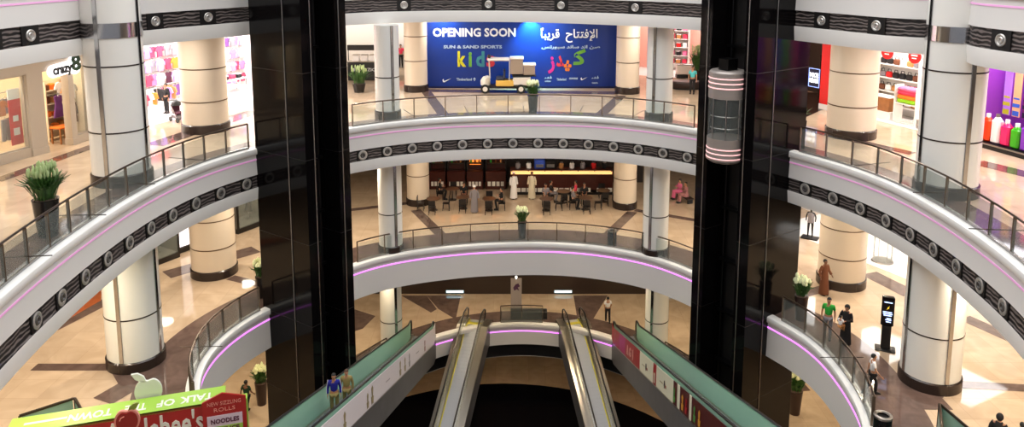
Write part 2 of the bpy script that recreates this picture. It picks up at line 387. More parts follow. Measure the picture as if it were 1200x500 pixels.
# ------------------------------------------------------------------ lift towers
RAILM = mat('dark_rail', (.10, .10, .105), .3, .8)
def tower(N, e1, e2, l1, l2, label):
    t = thing('elevator_tower', label, 'lift tower', (0, 0, 0), 0, 'black lift towers')
    N, e1, e2 = Vector((*N, 0)), Vector((*e1, 0)), Vector((*e2, 0)); H = 35
    def blk(a0, a1, b0, b1, z0=0.0, z1=H):
        mb = MB(); P = [N+e1*a+e2*b for a, b in ((a0, b0), (a1, b0), (a1, b1), (a0, b1))]
        if (e1.x*e2.y-e1.y*e2.x) < 0: P = P[::-1]
        mb.add([p+Vector((0, 0, z0)) for p in P]+[p+Vector((0, 0, z1)) for p in P], [(3, 2, 1, 0), (4, 5, 6, 7), (0, 1, 5, 4), (1, 2, 6, 5), (2, 3, 7, 6), (3, 0, 4, 7)]); return mb
    w = .62
    obj('front_pylon', blk(0, l1, 0, w), BLACK, t, smooth=False)
    obj('rear_pylon', blk(0, l1, l2-w, l2), BLACK, t, smooth=False)
    obj('shaft_wall', blk(1.3, l1-.02, w, l2-w), BLACKM, t, smooth=False)
    for z in np.arange(3.6, H, 3.6):
        for b0, b1 in ((-.006, w+.006), (l2-w-.006, l2+.006)):
            obj('panel_seam', blk(-.006, l1+.006, b0, b1, z-.012, z+.012), BLACKM, t, smooth=False)
    for a, b in ((-.02, .45), (-.02, l2-.42), (l1*.33, -.02)):
        p = N+e1*a+e2*b; obj('chrome_line', MB().cyl((p.x, p.y, 0), (p.x, p.y, H), .022, n=8), STEEL, t)
    for b in (w+.16, l2-w-.16):
        p = N+e1*1.12+e2*b; obj('guide_rail', MB().cyl((p.x, p.y, 0), (p.x, p.y, H), .06, n=8), RAILM, t)
    for z in np.arange(2, H, 2.4): obj('rail_bracket', blk(.95, 1.29, w+.05, l2-w-.05, z, z+.12), RAILM, t, smooth=False)
    return N, e1, e2
tower((-8.4, 30.4), (-.82, .57), (.57, .82), 3.25, 2.4, 'black glossy lift tower left of the blue poster wall')
N, e1, e2 = tower((9.8, 30.4), (.82, .57), (-.57, .82), 3.5, 2.98, 'black glossy lift tower right of the blue poster wall, with the glass lift')
# the glass lift car
cp = N+e1*.02+e2*1.45
zt, zb = at(848, 84, cp.y-.5).z, at(848, 192, cp.y-.5).z
capc = mat('lift_cap', (.60, .57, .55), .35, .3); ringm = mat('lift_ring_light', (1, .85, .85), .4, emit=(1, .72, .72), es=.55)
t = thing('elevator_car', 'round glass lift car with striped silver caps on the right black tower', 'lift car', (cp.x, cp.y, zb))
hh = zt-zb; r = .76
obj('top_cap', MB().lathe([(0, hh), (r*.9, hh), (r, hh-.08), (r, hh-1.15), (0, hh-1.15)], n=32), capc, t)
obj('bottom_cap', MB().lathe([(0, 1.05), (r, 1.05), (r, .12), (r*.8, 0), (0, 0)], n=32), capc, t)
for z in (hh-.30, hh-.50, hh-.70, .22, .42, .62):
    obj('light_ring', MB().lathe([(r-.01, z-.028), (r+.015, z-.022), (r+.015, z+.022), (r-.01, z+.028)], n=32), ringm, t)
obj('glass_wall', MB().lathe([(r-.02, 1.05), (r-.02, hh-1.15)], n=32), GLASS, t)
for k in range(5):
    a = -2.6+k*.75; obj('mullion', MB().cyl((r*math.cos(a), r*math.sin(a), 1.05), (r*math.cos(a), r*math.sin(a), hh-1.15), .022, n=6), STEEL, t)
for z in (1.5, 2.0):
    obj('handrail', MB().tube([((r-.08)*math.cos(a), (r-.08)*math.sin(a), z) for a in np.linspace(-3, 0, 14)], .025, 6), STEEL, t)
mc = MB().box((.0, 0, hh+.25), (.6, .5, .46), .6)
obj('car_machinery', mc, RAILM, t)
# ------------------------------------------------------------------ railings
RAILTOP = mat('railing_bronze', (.34, .29, .25), .3, .7)
POST = mat('post_bronze', (.42, .36, .30), .35, .6)
def railing(lev, idx, label, step=1.3, h=1.08, off=.3, rods=3.2, group='glass railings', rail_m=None):
    E, z = EDGE[lev], LV[lev]
    c = E['P'][idx[len(idx)//2]]
    t = thing('glass_railing', label, 'railing', (0, 0, 0), 0, group)
    pts = arcpoints(E, idx, step, off)
    for k, (p, n) in enumerate(pts):
        a = math.atan2(n.y, n.x)
        obj('post', MB().bbox((p.x, p.y, z+.07+h/2), (.10, .035, h), a, .008), POST, t)
    for (p, n), (q, n2) in zip(pts[:-1], pts[1:]):
        d = (q-p); L = d.length; a = math.atan2(d.y, d.x); m = (p+q)/2-n*.03
        obj('glass_panel', MB().box((m.x, m.y, z+.12+.45*h), (L-.06, .015, h*.86), a), GLASS, t, smooth=False)
    fine = arcpoints(E, idx, .5, off)
    obj('handrail', MB().tube([(p.x, p.y, z+.07+h) for p, n in fine], .035, 8), rail_m or RAILTOP, t)
    obj('floor_channel', strip(MB(), E, idx, [(off-.05, .065), (off-.05, .14), (off+.05, .14), (off+.05, .065)], z), STEEL, t)
    if rods:
        for p, n in arcpoints(E, idx, rods, off)[1:-1]:
            a, b = p+n*.9, p-n*.75; obj('tie_rod', MB().cyl((a.x, a.y, z+.42), (b.x, b.y, z+.42), .016, n=6), DARKSTEEL, t)
    return t
railing('L2', span(EDGE['L2'], (8.6, 36), (-7.6, 36.3)), 'curved glass railing in front of the blue poster wall', 1.6)
railing('L2', span(EDGE['L2'], (-10.9, 32), (-11.6, 16.4)), 'curved glass railing sweeping past the shop with the white and green lit sign', 1.2)
railing('L2', span(EDGE['L2'], (13.2, 18), (11.9, 31.4)), 'curved glass railing sweeping past the giant coloured bottles', 1.3)
railing('L1', span(EDGE['L1'], (8.8, 36), (-7.7, 36.9)), 'curved glass railing in front of the cafe tables', 1.5)
railing('L1', span(EDGE['L1'], (-10.75, 31.6), (-10.6, 24.4)), 'short curved glass railing above the man in dark green', 1.2)
railing('L1', span(EDGE['L1'], (11.7, 23.6), (11.25, 30.7)), 'short curved glass railing beside the people in green and black', 1.3)
railing('L0', span(EDGE['L0'], (1.95, 44.7), (-.75, 44.7)), 'short straight glass railing between the two middle escalators', 1.35, rods=0)
railing('L0', span(EDGE['L0'], (-6.9, 40.8), (-9.3, 36)), 'lower glass railing left of the left green glass escalator', 1.3, rods=0)
railing('L0', span(EDGE['L0'], (10.3, 36.5), (8.4, 40.4)), 'lower glass railing right of the right green glass escalator', 1.3, rods=0)
# ------------------------------------------------------------------ round air nozzles in the grille bands
NZ = mat('nozzle_silver', (.80, .79, .77), .28, .6)
def nozzle(lev, r, first):
    t = thing('air_nozzle', 'x', 'air nozzle'); q = .36 if lev == 'L3' else .29
    obj('back_plate', MB().box((.0, 0, 0), (.05, 2*q, 2*q*.9)), BLACKM, t)
    def ring(prof, n=20): return MB().add([(x, rr*math.cos(2*PI*i/n), rr*math.sin(2*PI*i/n)) for rr, x in prof for i in range(n)], [(j*n+i, j*n+(i+1) % n, (j+1)*n+(i+1) % n, (j+1)*n+i) for j in range(len(prof)-1) for i in range(n)])
    obj('bezel', ring([(r, .02), (r, .045), (r*.88, .06), (r*.62, .05), (r*.55, .035)]), NZ, t)
    obj('throat', ring([(r*.56, .05), (r*.45, .075), (r*.3, .07), (r*.24, .035), (.001, .03)]), NZ if lev == 'L3' else mat('nozzle_grey', (.36, .35, .34), .4, .4), t)
    return t
NPROTO = {}
def nozzles(lev, idx, step, z, r, start, where, group, names):
    E = EDGE[lev]; pts = arcpoints(E, idx, step, .09, start)
    for k, (p, n) in enumerate(pts):
        lab = 'round silver air nozzle, %s, in %s' % (names(k, len(pts)), where)
        a = math.atan2(-n.y, -n.x)
        if lev not in NPROTO:
            o = NPROTO[lev] = nozzle(lev, r, True); o['group'] = group; o['label'] = lab; o.location = (p.x, p.y, LV[lev]+z); o.rotation_euler = (0, 0, a)
        else: dup(NPROTO[lev], (p.x, p.y, LV[lev]+z), a, lab, group)
cnt = lambda w: (lambda k, n: '%s from %s' % (ORD[k], w))
nozzles('L2', span(EDGE['L2'], (8.35, 36.05), (-7.3, 36.6))[::-1], 1.33, -1.375, .24, 0, 'the dark band below the blue poster', 'nozzles under the poster wall', cnt('the left'))
nozzles('L2', span(EDGE['L2'], (-11.1, 31.9), (-12.7, 19.4)), 1.36, -1.375, .25, .2, 'the left curved balcony', 'nozzles on the left balcony', cnt('the left black tower'))
nozzles('L2', span(EDGE['L2'], (13.6, 20.2), (12.0, 31.2))[::-1], 1.36, -1.375, .25, .2, 'the right curved balcony', 'nozzles on the right balcony', cnt('the right black tower'))
E3 = EDGE['L3']
def by_px(pxs, where, names, group):
    for k, (u, v) in enumerate(pxs):
        z = LV['L3']-1.475; q = fl(u, v, z); i = nearest(E3, q.x, q.y); p = E3['P'][i]+E3['N'][i]*.09; n = E3['N'][i]; a = math.atan2(-n[1], -n[0])
        lab = 'silver air nozzle in the topmost dark band %s' % names[k]
        if 'L3' not in NPROTO:
            o = NPROTO['L3'] = nozzle('L3', .2, True); o['group'] = group; o['label'] = lab; o.location = (p[0], p[1], z); o.rotation_euler = (0, 0, a)
        else: dup(NPROTO['L3'], (p[0], p[1], z), a, lab, group)
by_px([(24, 48), (74, 42), (203, 26), (255, 21), (481, 8), (568, 7), (657, 7), (746, 9), (984, 23), (1040, 29), (1184, 47)], '',
  ['above the far left shop window', 'above the lit shop sign', 'just right of the thick left column', 'beside the left black tower',
   'above the left end of the poster wall', 'above the word SOON', 'above the middle of the Arabic lettering', 'above the right end of the poster wall',
   'beside the right black tower', 'above the bright bag shop', 'above the giant coloured bottles'], 'nozzles on the topmost edge')
# ------------------------------------------------------------------ lamps
def area(name, loc, size, power, col, rot=(0, 0, 0), shape='DISK', sy=None, spread=PI):
    l = bpy.data.lights.new(name, 'AREA'); l.shape = shape; l.size = size; l.energy = power; l.color = col; l.spread = spread
    if sy: l.shape = 'RECTANGLE'; l.size_y = sy
    o = bpy.data.objects.new(name, l); C.objects.link(o); o.location = loc; o.rotation_euler = rot; return o
WARM = (1, .85, .66); NEUT = (1, .93, .84); COLD = (.93, .96, 1)
def ring_lights(lev, zc, off, step, power, col, size=.15):
    for p, n in arcpoints(EDGE[lev], ALLI, step, off)[:-1]:
        if p.y > 14 and p.y < 60: area('downlight', (p.x, p.y, zc-.03), size, power*(.35 if lev == 'L2' and p.y > 41 and abs(p.x) < 9 else 1), col)
ring_lights('L3', T2, 2.2, 5.5, 130, NEUT); ring_lights('L3', T2, 6.5, 6.5, 130, NEUT)
ring_lights('L2', T1, 2.2, 5.5, 150, WARM); ring_lights('L2', T1, 6.5, 6.5, 150, WARM)
ring_lights('L1', T0, 2.2, 6.5, 95, (1, .80, .54)); ring_lights('L1', T0, 6.5, 7.5, 120, (1, .80, .54))
ring_lights('L0', LV['L0']-2.35, 3.0, 8, 60, WARM)
area('skylight', (.3, 24, 44), 30, 7500, (1, .98, .96), shape='SQUARE')
w = bpy.data.worlds.new('world'); S.world = w; w.use_nodes = True
w.node_tree.nodes['Background'].inputs[0].default_value = (.85, .88, 1, 1); w.node_tree.nodes['Background'].inputs[1].default_value = .22
S.view_settings.view_transform = 'Standard'; S.view_settings.look = 'None'; S.view_settings.gamma = 1; S.view_settings.use_curve_mapping = False
S.view_settings.exposure = 0.42
S.cycles.use_denoising = True
S.cycles.max_bounces = 6; S.cycles.transparent_max_bounces = 16; S.cycles.caustics_reflective = False; S.cycles.caustics_refractive = False
S.cycles.sample_clamp_indirect = 6
# ------------------------------------------------------------------ escalators
TRUSS = mat('truss_grey', (.33, .33, .335), .42, noise=.12, nscale=1.5)
STEP = mat('step_grey', (.52, .54, .57), .45, .3)
PALLET = mat('pallet_grey', (.66, .68, .71), .5)
DECK = mat('deck_metal', (.66, .64, .60), .28, .9)
RUBBER = mat('handrail_black', (.035, .035, .04), .35)
YEL = mat('yellow_edge', (.80, .76, .25), .5)
FILM = mat('white_film', (.88, .87, .89), .4)
FILMC = mat('cream_film', (.88, .89, .80), .4)
REDF = mat('red_film', (.62, .08, .11), .4); MAGF = mat('magenta_film', (.66, .10, .42), .4); DRED = mat('dark_red_print', (.30, .05, .05), .4)
KHAKI = mat('khaki_print', (.58, .54, .40), .5); INK = mat('print_ink', (.16, .12, .13), .5); GREENP = mat('print_green', (.30, .55, .25), .5); GOLDP = mat('print_gold', (.80, .58, .2), .5)
class Run:
    """a straight escalator: s runs along the plan from A towards B, w across it, h is height above the step line"""
    def __init__(R, A, B, za, zb, flat_a, flat_b):
        A, B = Vector((*A, 0)), Vector((*B, 0)); R.A = A; R.d = (B-A).normalized(); R.L = (B-A).length; R.q = Vector((-R.d.y, R.d.x, 0))
        R.za, R.zb, R.fa, R.fb = za, zb, flat_a, flat_b
    def z(R, s):
        t = (s-R.fa)/(R.L-R.fa-R.fb); t = min(1, max(0, t)); return R.za+(R.zb-R.za)*t
    def p(R, s, w, h): v = R.A+R.d*s+R.q*w; return Vector((v.x, v.y, R.z(s)+h))
    def knots(R, s0, s1): return sorted({s0, s1, *[x for x in (R.fa, R.L-R.fb) if s0 < x < s1]})
    def slab(R, w0, w1, h0, h1, s0=None, s1=None, cutb=None):
        s0 = 0 if s0 is None else s0; s1 = R.L if s1 is None else s1; k = R.knots(s0, s1); mb = MB(); n = len(k)
        for s in k: mb.v += [tuple(R.p(s, w0, h0)), tuple(R.p(s, w1, h0)), tuple(R.p(s, w1, h1)), tuple(R.p(s, w0, h1))]
        for i in range(n-1):
            b = 4*i
            for e in range(4): f = (e+1) % 4; mb.f.append((b+e, b+f, b+4+f, b+4+e))
        mb.f += [(3, 2, 1, 0), (4*n-4, 4*n-3, 4*n-2, 4*n-1)]
        if (R.d.cross(R.q)).z < 0: mb.f = [f[::-1] for f in mb.f]
        return mb
def escalator(R, label, group, half, glass, in_sign, deck_w=.24, step_w=None, yellow=False, rail_h=1.14):
    t = thing('escalator', label, 'escalator', (0, 0, 0), 0, group); sw = step_w or half-deck_w
    obj('truss', R.slab(-half, half, -1.25, -.06), TRUSS, t, smooth=False)
    st = MB(); s = 0.0; up = R.zb > R.za
    while s < R.L-.01:
        s2 = min(R.L, s+.4); z = max(R.z(s), R.z(s2)); zlo = min(R.z(s), R.z(s2))
        P = [R.A+R.d*s-R.q*sw, R.A+R.d*s2-R.q*sw, R.A+R.d*s2+R.q*sw, R.A+R.d*s+R.q*sw]
        st.add([(p.x, p.y, zlo-.05) for p in P]+[(p.x, p.y, z+.0) for p in P], [(3, 2, 1, 0), (4, 5, 6, 7), (0, 1, 5, 4), (1, 2, 6, 5), (2, 3, 7, 6), (3, 0, 4, 7)]); s = s2
    if yellow:
        st = R.slab(-sw, sw, -.05, .0)
        for q in np.arange(.2, R.L-.2, .2):
            r_ = R.slab(-sw, sw, .0, .004, q, q+.15); st.add(r_.v, r_.f)
    obj('step_band', st, PALLET if yellow else STEP, t, smooth=False)
    for sg in (-1, 1):
        a, b = sorted((sg*sw, sg*half)); mid = sg*(half-deck_w*.5)
        obj('deck', R.slab(a, b, -.06, .14), DECK, t, smooth=False)
        gm = glass
        if yellow: mid = sg*(sw+.08)
        obj('glass_balustrade', R.slab(mid-.012, mid+.012, .14, rail_h-.03, .35, R.L-.35), gm, t, smooth=False)
        pts = [R.p(.35, mid, .2), R.p(.06, mid, .38), R.p(0, mid, .62), R.p(.08, mid, rail_h-.12)]+[R.p(s, mid, rail_h) for s in R.knots(.35, R.L-.35)]+[R.p(R.L-.08, mid, rail_h-.12), R.p(R.L, mid, .62), R.p(R.L-.06, mid, .38), R.p(R.L-.35, mid, .2)]
        obj('handrail', MB().tube(pts, .045, 8), RUBBER, t)
    return t
SL = .34
def up_run(x0, x1): return Run((x0, 43.3), (x1, 21.2), LV['L0']+.02, LV['L1']+.02, .9, .3)
RL, RR = up_run(-5.35, -7.0), up_run(6.75, 7.7)
escalator(RL, 'green glass escalator at left with white advert film and a grey side', 'green glass escalators', .80, GREENG, 1)
escalator(RR, 'green glass escalator at right with red and cream advert film', 'green glass escalators', .80, GREENG, -1)
esc = [o for o in C.objects if o.name.startswith('escalator') and o.type == 'EMPTY']
def film(R, parent, side, segs, h0=.02, h1=1.02):
    w = side*(.80+.012)
    for s0, s1, m in segs:
        o = obj('advert_film', R.slab(min(w, w-side*.02), max(w, w-side*.02), h0, h1, s0, s1), m, parent, smooth=False)
def mark(R, parent, side, s, h, poly, m, k=1, name='printed_mark'):
    w = side*.822; sl = (R.zb-R.za)/(R.L-R.fa-R.fb)
    o = R.p(s, w, h); ex = (R.d+Vector((0, 0, sl)))*k; ey = Vector((0, 0, k)); ez = R.q*side*.006
    obj(name, MB().prism(poly, o, ex, ey, ez), m, parent, smooth=False)
# R.q is left of travel: travel -Y => q = +X ; inner side of the left escalator is +X, of the right one -X
film(RL, esc[0], 1, [(.3, 21.5, FILM)])
fig = [(-.1, 0), (-.16, .3), (-.05, .32), (-.12, .62), (0, .74), (.12, .62), (.06, .32), (.18, .3), (.12, 0), (.02, .05)]
for s, h, m, k in ((3.6, .12, mat('print_rose', (.62, .45, .46), .5), .9), (8.6, .1, KHAKI, 1.0), (9.6, .1, KHAKI, 1.05), (7.6, .1, mat('print_grey', (.62, .6, .6), .5), 1.0), (14.6, .08, KHAKI, 1.1), (15.3, .08, KHAKI, .9), (18.3, .1, KHAKI, 1)):
    mark(RL, esc[0], 1, s, h, fig, m, k)
for s in (5.6, 12.0): mark(RL, esc[0], 1, s, .45, [(-.35, 0), (-.35, .05), (.35, .05), (.35, 0)], mat('print_pale', (.66, .64, .66), .5))
film(RR, esc[1], -1, [(.3, 2.6, REDF), (2.6, 4.3, MAGF), (4.3, 8.0, REDF), (8.0, 10.8, FILMC), (10.8, 11.4, REDF), (11.4, 14.3, FILMC), (14.3, 14.9, DRED), (14.9, 15.3, FILMC), (15.3, 16.6, DRED), (16.6, 16.9, FILMC), (16.9, 21.5, DRED)])
gA = [(-.2, 0), (-.03, .5), (.08, .5), (.22, 0), (.12, 0), (.02, .33), (-.1, 0)]
gG = [(.2, .38), (.05, .5), (-.16, .42), (-.2, .12), (-.02, 0), (.2, .08), (.2, .26), (.04, .26), (.04, .18), (.1, .18), (.1, .12), (-.03, .1), (-.09, .2), (-.06, .36), (.04, .4), (.14, .32)]
for s, g in ((5.0, gA), (5.7, gG), (6.4, [(-.06, 0), (-.06, .5), (.06, .5), (.06, 0)])): mark(RR, esc[1], -1, s, .2, g, mat('print_pink', (.86, .66, .62), .5), 1.1)
mark(RR, esc[1], -1, 1.4, .2, fig, mat('print_rose', (.62, .45, .46), .5), .9)
for s in (9.4, 12.9):
    mark(RR, esc[1], -1, s, .3, [(-.05, 0), (-.10, .15), (-.06, .36), (.06, .36), (.10, .18), (.03, 0)], INK, 1)
    mark(RR, esc[1], -1, s-.55, .44, [(-.26, 0), (-.26, .04), (.26, .04), (.26, 0)], KHAKI, 1)
    mark(RR, esc[1], -1, s+.22, .36, [(-.07, 0), (-.07, .12), (.07, .12), (.07, 0)], REDF, 1)
mark(RR, esc[1], -1, 11.1, .1, [(-.1, 0), (-.1, .6), (.1, .6), (.1, 0)], FILMC, .8)
for s, m in ((14.5, GREENP), (15.7, GOLDP), (16.2, REDF), (17.3, GREENP), (17.9, GOLDP)): mark(RR, esc[1], -1, s, .1, fig, m, .9)
def down_run(x0, x1): return Run((x0, 45.4), (x1, 32.2), LV['L0']+.02, .02, 1.0, .4)
DL, DR = down_run(-2.2, -5.15), down_run(3.7, 6.45)
CG = glassmat('escalator_glass', (.75, .78, .74), .93)
for R, lab, sg in ((DL, 'left one of the two middle escalators running down to the basement', 1), (DR, 'right one of the two middle escalators running down to the basement', -1)):
    e = escalator(R, lab, 'middle escalators', .98, CG, sg, .5, .47, rail_h=.92, yellow=True)
    s = -sg if R is DL else -sg
    for o in (1, -1):
        w = o*.43
        if o == (-1 if R is DL else 1): obj('yellow_edge', R.slab(w-.03, w+.03, .0, .03), YEL, e, smooth=False)
    obj('comb_plate', R.slab(-.47, .47, .0, .025, .35, .62), YEL, e, smooth=False)
# ------------------------------------------------------------------ basement floor and the back of the lower floors
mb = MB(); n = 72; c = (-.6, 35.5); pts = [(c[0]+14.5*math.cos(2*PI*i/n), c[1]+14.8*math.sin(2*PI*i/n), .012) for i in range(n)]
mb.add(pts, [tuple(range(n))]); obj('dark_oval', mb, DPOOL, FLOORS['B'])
struct('wall_back', MB().box((0, 56.0, 2.95), (60, .3, 5.9)), DWALL)
struct('wall_back', MB().box((0, 49.3, 7.2+2.6), (50, .3, 5.2)), mat('wall_brown_dark', (.20, .155, .13), .35))
# stripes in the floors
P = lambda lev, *uv: [fl(u, v, lev) for u, v in uv]
band('L1', P('L1', (487, 246), (527, 285)), .62); band('L1', P('L1', (741, 248), (700, 287)), .62)
band('L1', P('L1', (410, 246), (478, 238)), .5); band('L1', P('L1', (744, 246), (815, 258)), .5)
band('L1', P('L1', (40, 430), (135, 430)), .5); band('L1', P('L1', (205, 420), (120, 470)), .95)
band('L1', P('L1', (60, 385), (125, 352)), .8); band('L1', P('L1', (195, 322), (300, 292)), 1.1); band('L1', P('L1', (270, 325), (320, 337)), .55)
band('L1', P('L1', (1122, 450), (1210, 455)), .5); band('L1', P('L1', (1062, 438), (1100, 480)), 1.0); band('L1', P('L1', (1130, 372), (1215, 410)), .75)
band('L1', P('L1', (940, 345), (975, 335)), .6); band('L1', P('L1', (1018, 320), (1068, 345)), 1.0)
band('L2', P('L2', (-5, 212), (118, 168)), .6); band('L2', P('L2', (180, 170), (300, 130)), 1.0); band('L2', P('L2', (500, 108), (520, 135)), .6); band('L2', P('L2', (500, 106), (724, 109)), 1.0)
band('L2', P('L2', (728, 112), (700, 138)), .6); band('L2', P('L2', (1145, 190), (1210, 206)), .9); band('L2', P('L2', (935, 150), (1070, 180)), .6)
tri = lambda lev, *uv: obj('dark_inlay', MB().add([fl(u, v, lev, .009) for u, v in uv], [tuple(range(len(uv)))]), BROWN, FLOORS[lev])
tri('L0', (500, 346), (540, 346), (534, 374), (514, 362)); tri('L0', (672, 346), (712, 346), (690, 382), (678, 382))
tri('L0', (415, 362), (440, 370), (425, 385), (415, 388)); tri('L0', (470, 346), (500, 346), (512, 362), (505, 366)); 
tri('L1', (130, 435), (195, 428), (175, 450), (140, 452)); tri('L1', (1050, 440), (1065, 425), (1120, 452), (1105, 466), (1080, 464))
band('L0', P('L0', (905, 455), (945, 452)), .9)
inl = lambda lev, m, *uv: obj('floor_inlay', MB().add([fl(u, v, lev, .010) for u, v in uv], [tuple(range(len(uv)))]), m, FLOORS[lev])
inl('L2', mat('dark_floor_wood', (.20, .12, .095), .25, noise=.2, nscale=2), (915, 140), (938, 140), (969, 126), (972, 108), (920, 108))
inl('L1', mat('terracotta', (.62, .33, .18), .3, noise=.15, nscale=3), (55, 388), (118, 352), (122, 326), (90, 345))
# bench and rail behind the lower landing, banner stand
t = thing('landing_bench', 'low black bench box behind the lower landing between the middle escalators', 'bench', (fl(620, 378, 'L0').x, 45.7, LV['L0']))
obj('box', MB().bbox((0, 0, .28), (2.3, .5, .5), 0, .03), BLACKM, t); obj('plinth', MB().box((0, 0, .015), (2.15, .42, .03)), STEEL, t)
b = fl(605, 369, 'L0'); b.y += .75
t = thing('banner_stand', 'slim white banner stand with a dark figure print behind the lower landing', 'banner stand', (b.x, b.y, LV['L0']))
obj('base', MB().bbox((0, 0, .04), (.72, .34, .08), 0, .02), STEEL, t)
bn = obj('banner', MB().box((0, 0, 1.12), (.70, .02, 2.05)), mat('banner_white', (.66, .62, .60), .5), t)
obj('printed_figure', MB().prism([(-.12, 0), (-.2, .2), (-.05, .42), (.14, .5), (.24, .3), (.1, .22), (.2, 0), (.02, .1)], (0, -.012, 1.3), (1, 0, 0), (0, 0, 1), (0, -.006, 0)), mat('print_purple', (.30, .18, .30), .5), bn)
obj('lamp_head', MB().cyl((0, -.05, 2.22), (0, .05, 2.22), .06).box((0, .0, 2.16), (.05, .05, .1)), mat('lamp_white', (1, 1, 1), .4, emit=(1, 1, .95), es=4), t)
# white light slots in the rear wall of the lower floor
for u, lab in ((533, 'short white light slot on the lower rear wall left of the banner stand'), (660, 'short white light slot on the lower rear wall right of the banner stand'), (792, 'short white light slot beside the slim lower column at right')):
    q = at(u, 342, 49.0); t = thing('wall_lamp', lab, 'wall light', (q.x, 49.10, q.z), 0, 'wall light slots')
    obj('housing', MB().bbox((0, 0, 0), (1.25, .06, .22), 0, .01), STEEL, t); obj('diffuser', MB().box((0, -.035, 0), (1.15, .02, .14)), mat('slot_light', (.8, .95, 1), .4, emit=(.75, .93, 1), es=1.6), t)
# ------------------------------------------------------------------ shops
SHOPW = mat('shop_white', (.93, .91, .89), .6); SHOPC = mat('shop_cream', (.92, .86, .76), .6); FRONTW = mat('shopfront_white', (.70, .655, .60), .45)
SHELFW = mat('shelf_white', (.90, .89, .87), .4); WOOD = mat('light_wood', (.62, .40, .22), .45, noise=.15, nscale=4); SHINE = mat('white_floor', (.92, .91, .90), .12)
class Front:
    """a shop line on a floor: x along it, y into the shop, z up"""
    def __init__(s, lev, A, B, inward):
        s.z0 = LV[lev]; s.A = Vector((A[0], A[1], s.z0)); d = Vector((B[0]-A[0], B[1]-A[1], 0)); s.L = d.length; s.ex = d.normalized()
        s.ey = Vector((-s.ex.y, s.ex.x, 0))
        s.flip = s.ey.dot(Vector((inward[0], inward[1], 0))) < 0
        if s.flip: s.ey = -s.ey
        s.rz = math.atan2(s.ex.y, s.ex.x)
        s.out = math.atan2(-s.ey.y, -s.ey.x)+PI/2          # turns a thing whose front is -Y towards the mall
    def p(s, x, y, z=0): return s.A+s.ex*x+s.ey*y+Vector((0, 0, z))
    def xz(s, uv, y=0):                                    # local x, z of a pixel on the upright plane y
        d = ray(*uv); n = s.ey; o = s.A+s.ey*y-Vector((0, 0, CAMZ)); t = n.dot(o)/n.dot(d); q = d*t+Vector((0, 0, CAMZ))-s.A
        return q.dot(s.ex), q.z
    def box(s, mb, x0, x1, y0, y1, z0, z1):
        c = s.p((x0+x1)/2, (y0+y1)/2, (z0+z1)/2); return mb.box(c, (abs(x1-x0), abs(y1-y0), z1-z0), s.rz)
    def M(s, x, y, z):                                     # lettering on the front, read from the mall
        ex = s.ex if not s.flip else s.ex
        n = -s.ey; ex = Vector((0, 0, 1)).cross(n)
        return frame(s.p(x, y, z), ex, (0, 0, 1))
def room(F, side, x0, x1, depth, h, m, floor_m=None, power=0, col=(1, .95, .9), lights=2):
    mb = MB(); F.box(mb, x0, x1, depth, depth+.12, 0, h); struct('wall_'+side, mb, m)
    for x in (x0, x1): mb = MB(); F.box(mb, x-.06, x+.06, 0, depth, 0, h); struct('wall_'+side, mb, m)
    if floor_m: mb = MB(); F.box(mb, x0+.06, x1-.06, .02, depth, 0.0, .012); struct('floor', mb, floor_m)
    if power:
        for k in range(lights):
            q = F.p(x0+(x1-x0)*(k+.5)/lights, depth*.45, h-.15)
            area('shop_lamp', q, (x1-x0)/lights*.8, power, col, (0, 0, F.rz), 'RECTANGLE', depth*.6)
GM = {k: mat('cloth_'+k, c, .85) for k, c in dict(pink=(.90, .45, .62), rose=(.86, .22, .34), purple=(.42, .24, .50), black=(.07, .06, .07), white=(.93, .92, .92), blue=(.18, .30, .70), orange=(.92, .48, .16),
     brown=(.42, .24, .14), grey=(.5, .48, .5), plum=(.28, .10, .18), teal=(.3, .72, .74), green=(.16, .62, .20), red=(.80, .10, .10), yellow=(.88, .80, .2), lilac=(.66, .56, .82), lime=(.55, .78, .12), tan=(.72, .50, .28)).items()}
SHIRT = [(-.10, .66), (-.24, .60), (-.34, .36), (-.24, .32), (-.17, .46), (-.18, 0), (.18, 0), (.17, .46), (.24, .32), (.34, .36), (.24, .60), (.10, .66), (.05, .62), (-.05, .62)]
DRESS = [(-.09, .95), (-.2, .9), (-.15, .6), (-.28, 0), (.28, 0), (.15, .6), (.2, .9), (.09, .95), (.04, .9), (-.04, .9)]
TROUS = [(-.17, .9), (-.2, 0), (-.05, 0), (0, .6), (.05, 0), (.2, 0), (.17, .9)]
def garment(F, x, y, z, c, shape, label, group, k=1.0, name='garment'):
    t = thing(name, label, 'garment', F.p(x, y, z), F.out, group)
    obj('cloth', MB().prism([(a*k, b*k) for a, b in shape], (0, .03, 0), (1, 0, 0), (0, 0, 1), (0, -.07, 0)), GM[c], t)
    top = max(b for a, b in shape)*k
    obj('hanger', MB().tube([(-.14*k, 0, top-.06), (0, 0, top+.04), (.14*k, 0, top-.06)], .012, 5).tube([(0, 0, top+.04), (0, 0, top+.12)], .008, 5), STEEL, t)
    return t
def rail(F, x0, x1, y, z, label):
    a, b = F.p(x0, y, z), F.p(x1, y, z); t = thing('clothes_rail', label, 'clothes rail', (0, 0, 0))
    obj('bar', MB().tube([a, b], .02, 8), STEEL, t)
    for q in (a, b): obj('wall_bracket', MB().tube([q, q+F.ey*.2], .018, 6), STEEL, t)
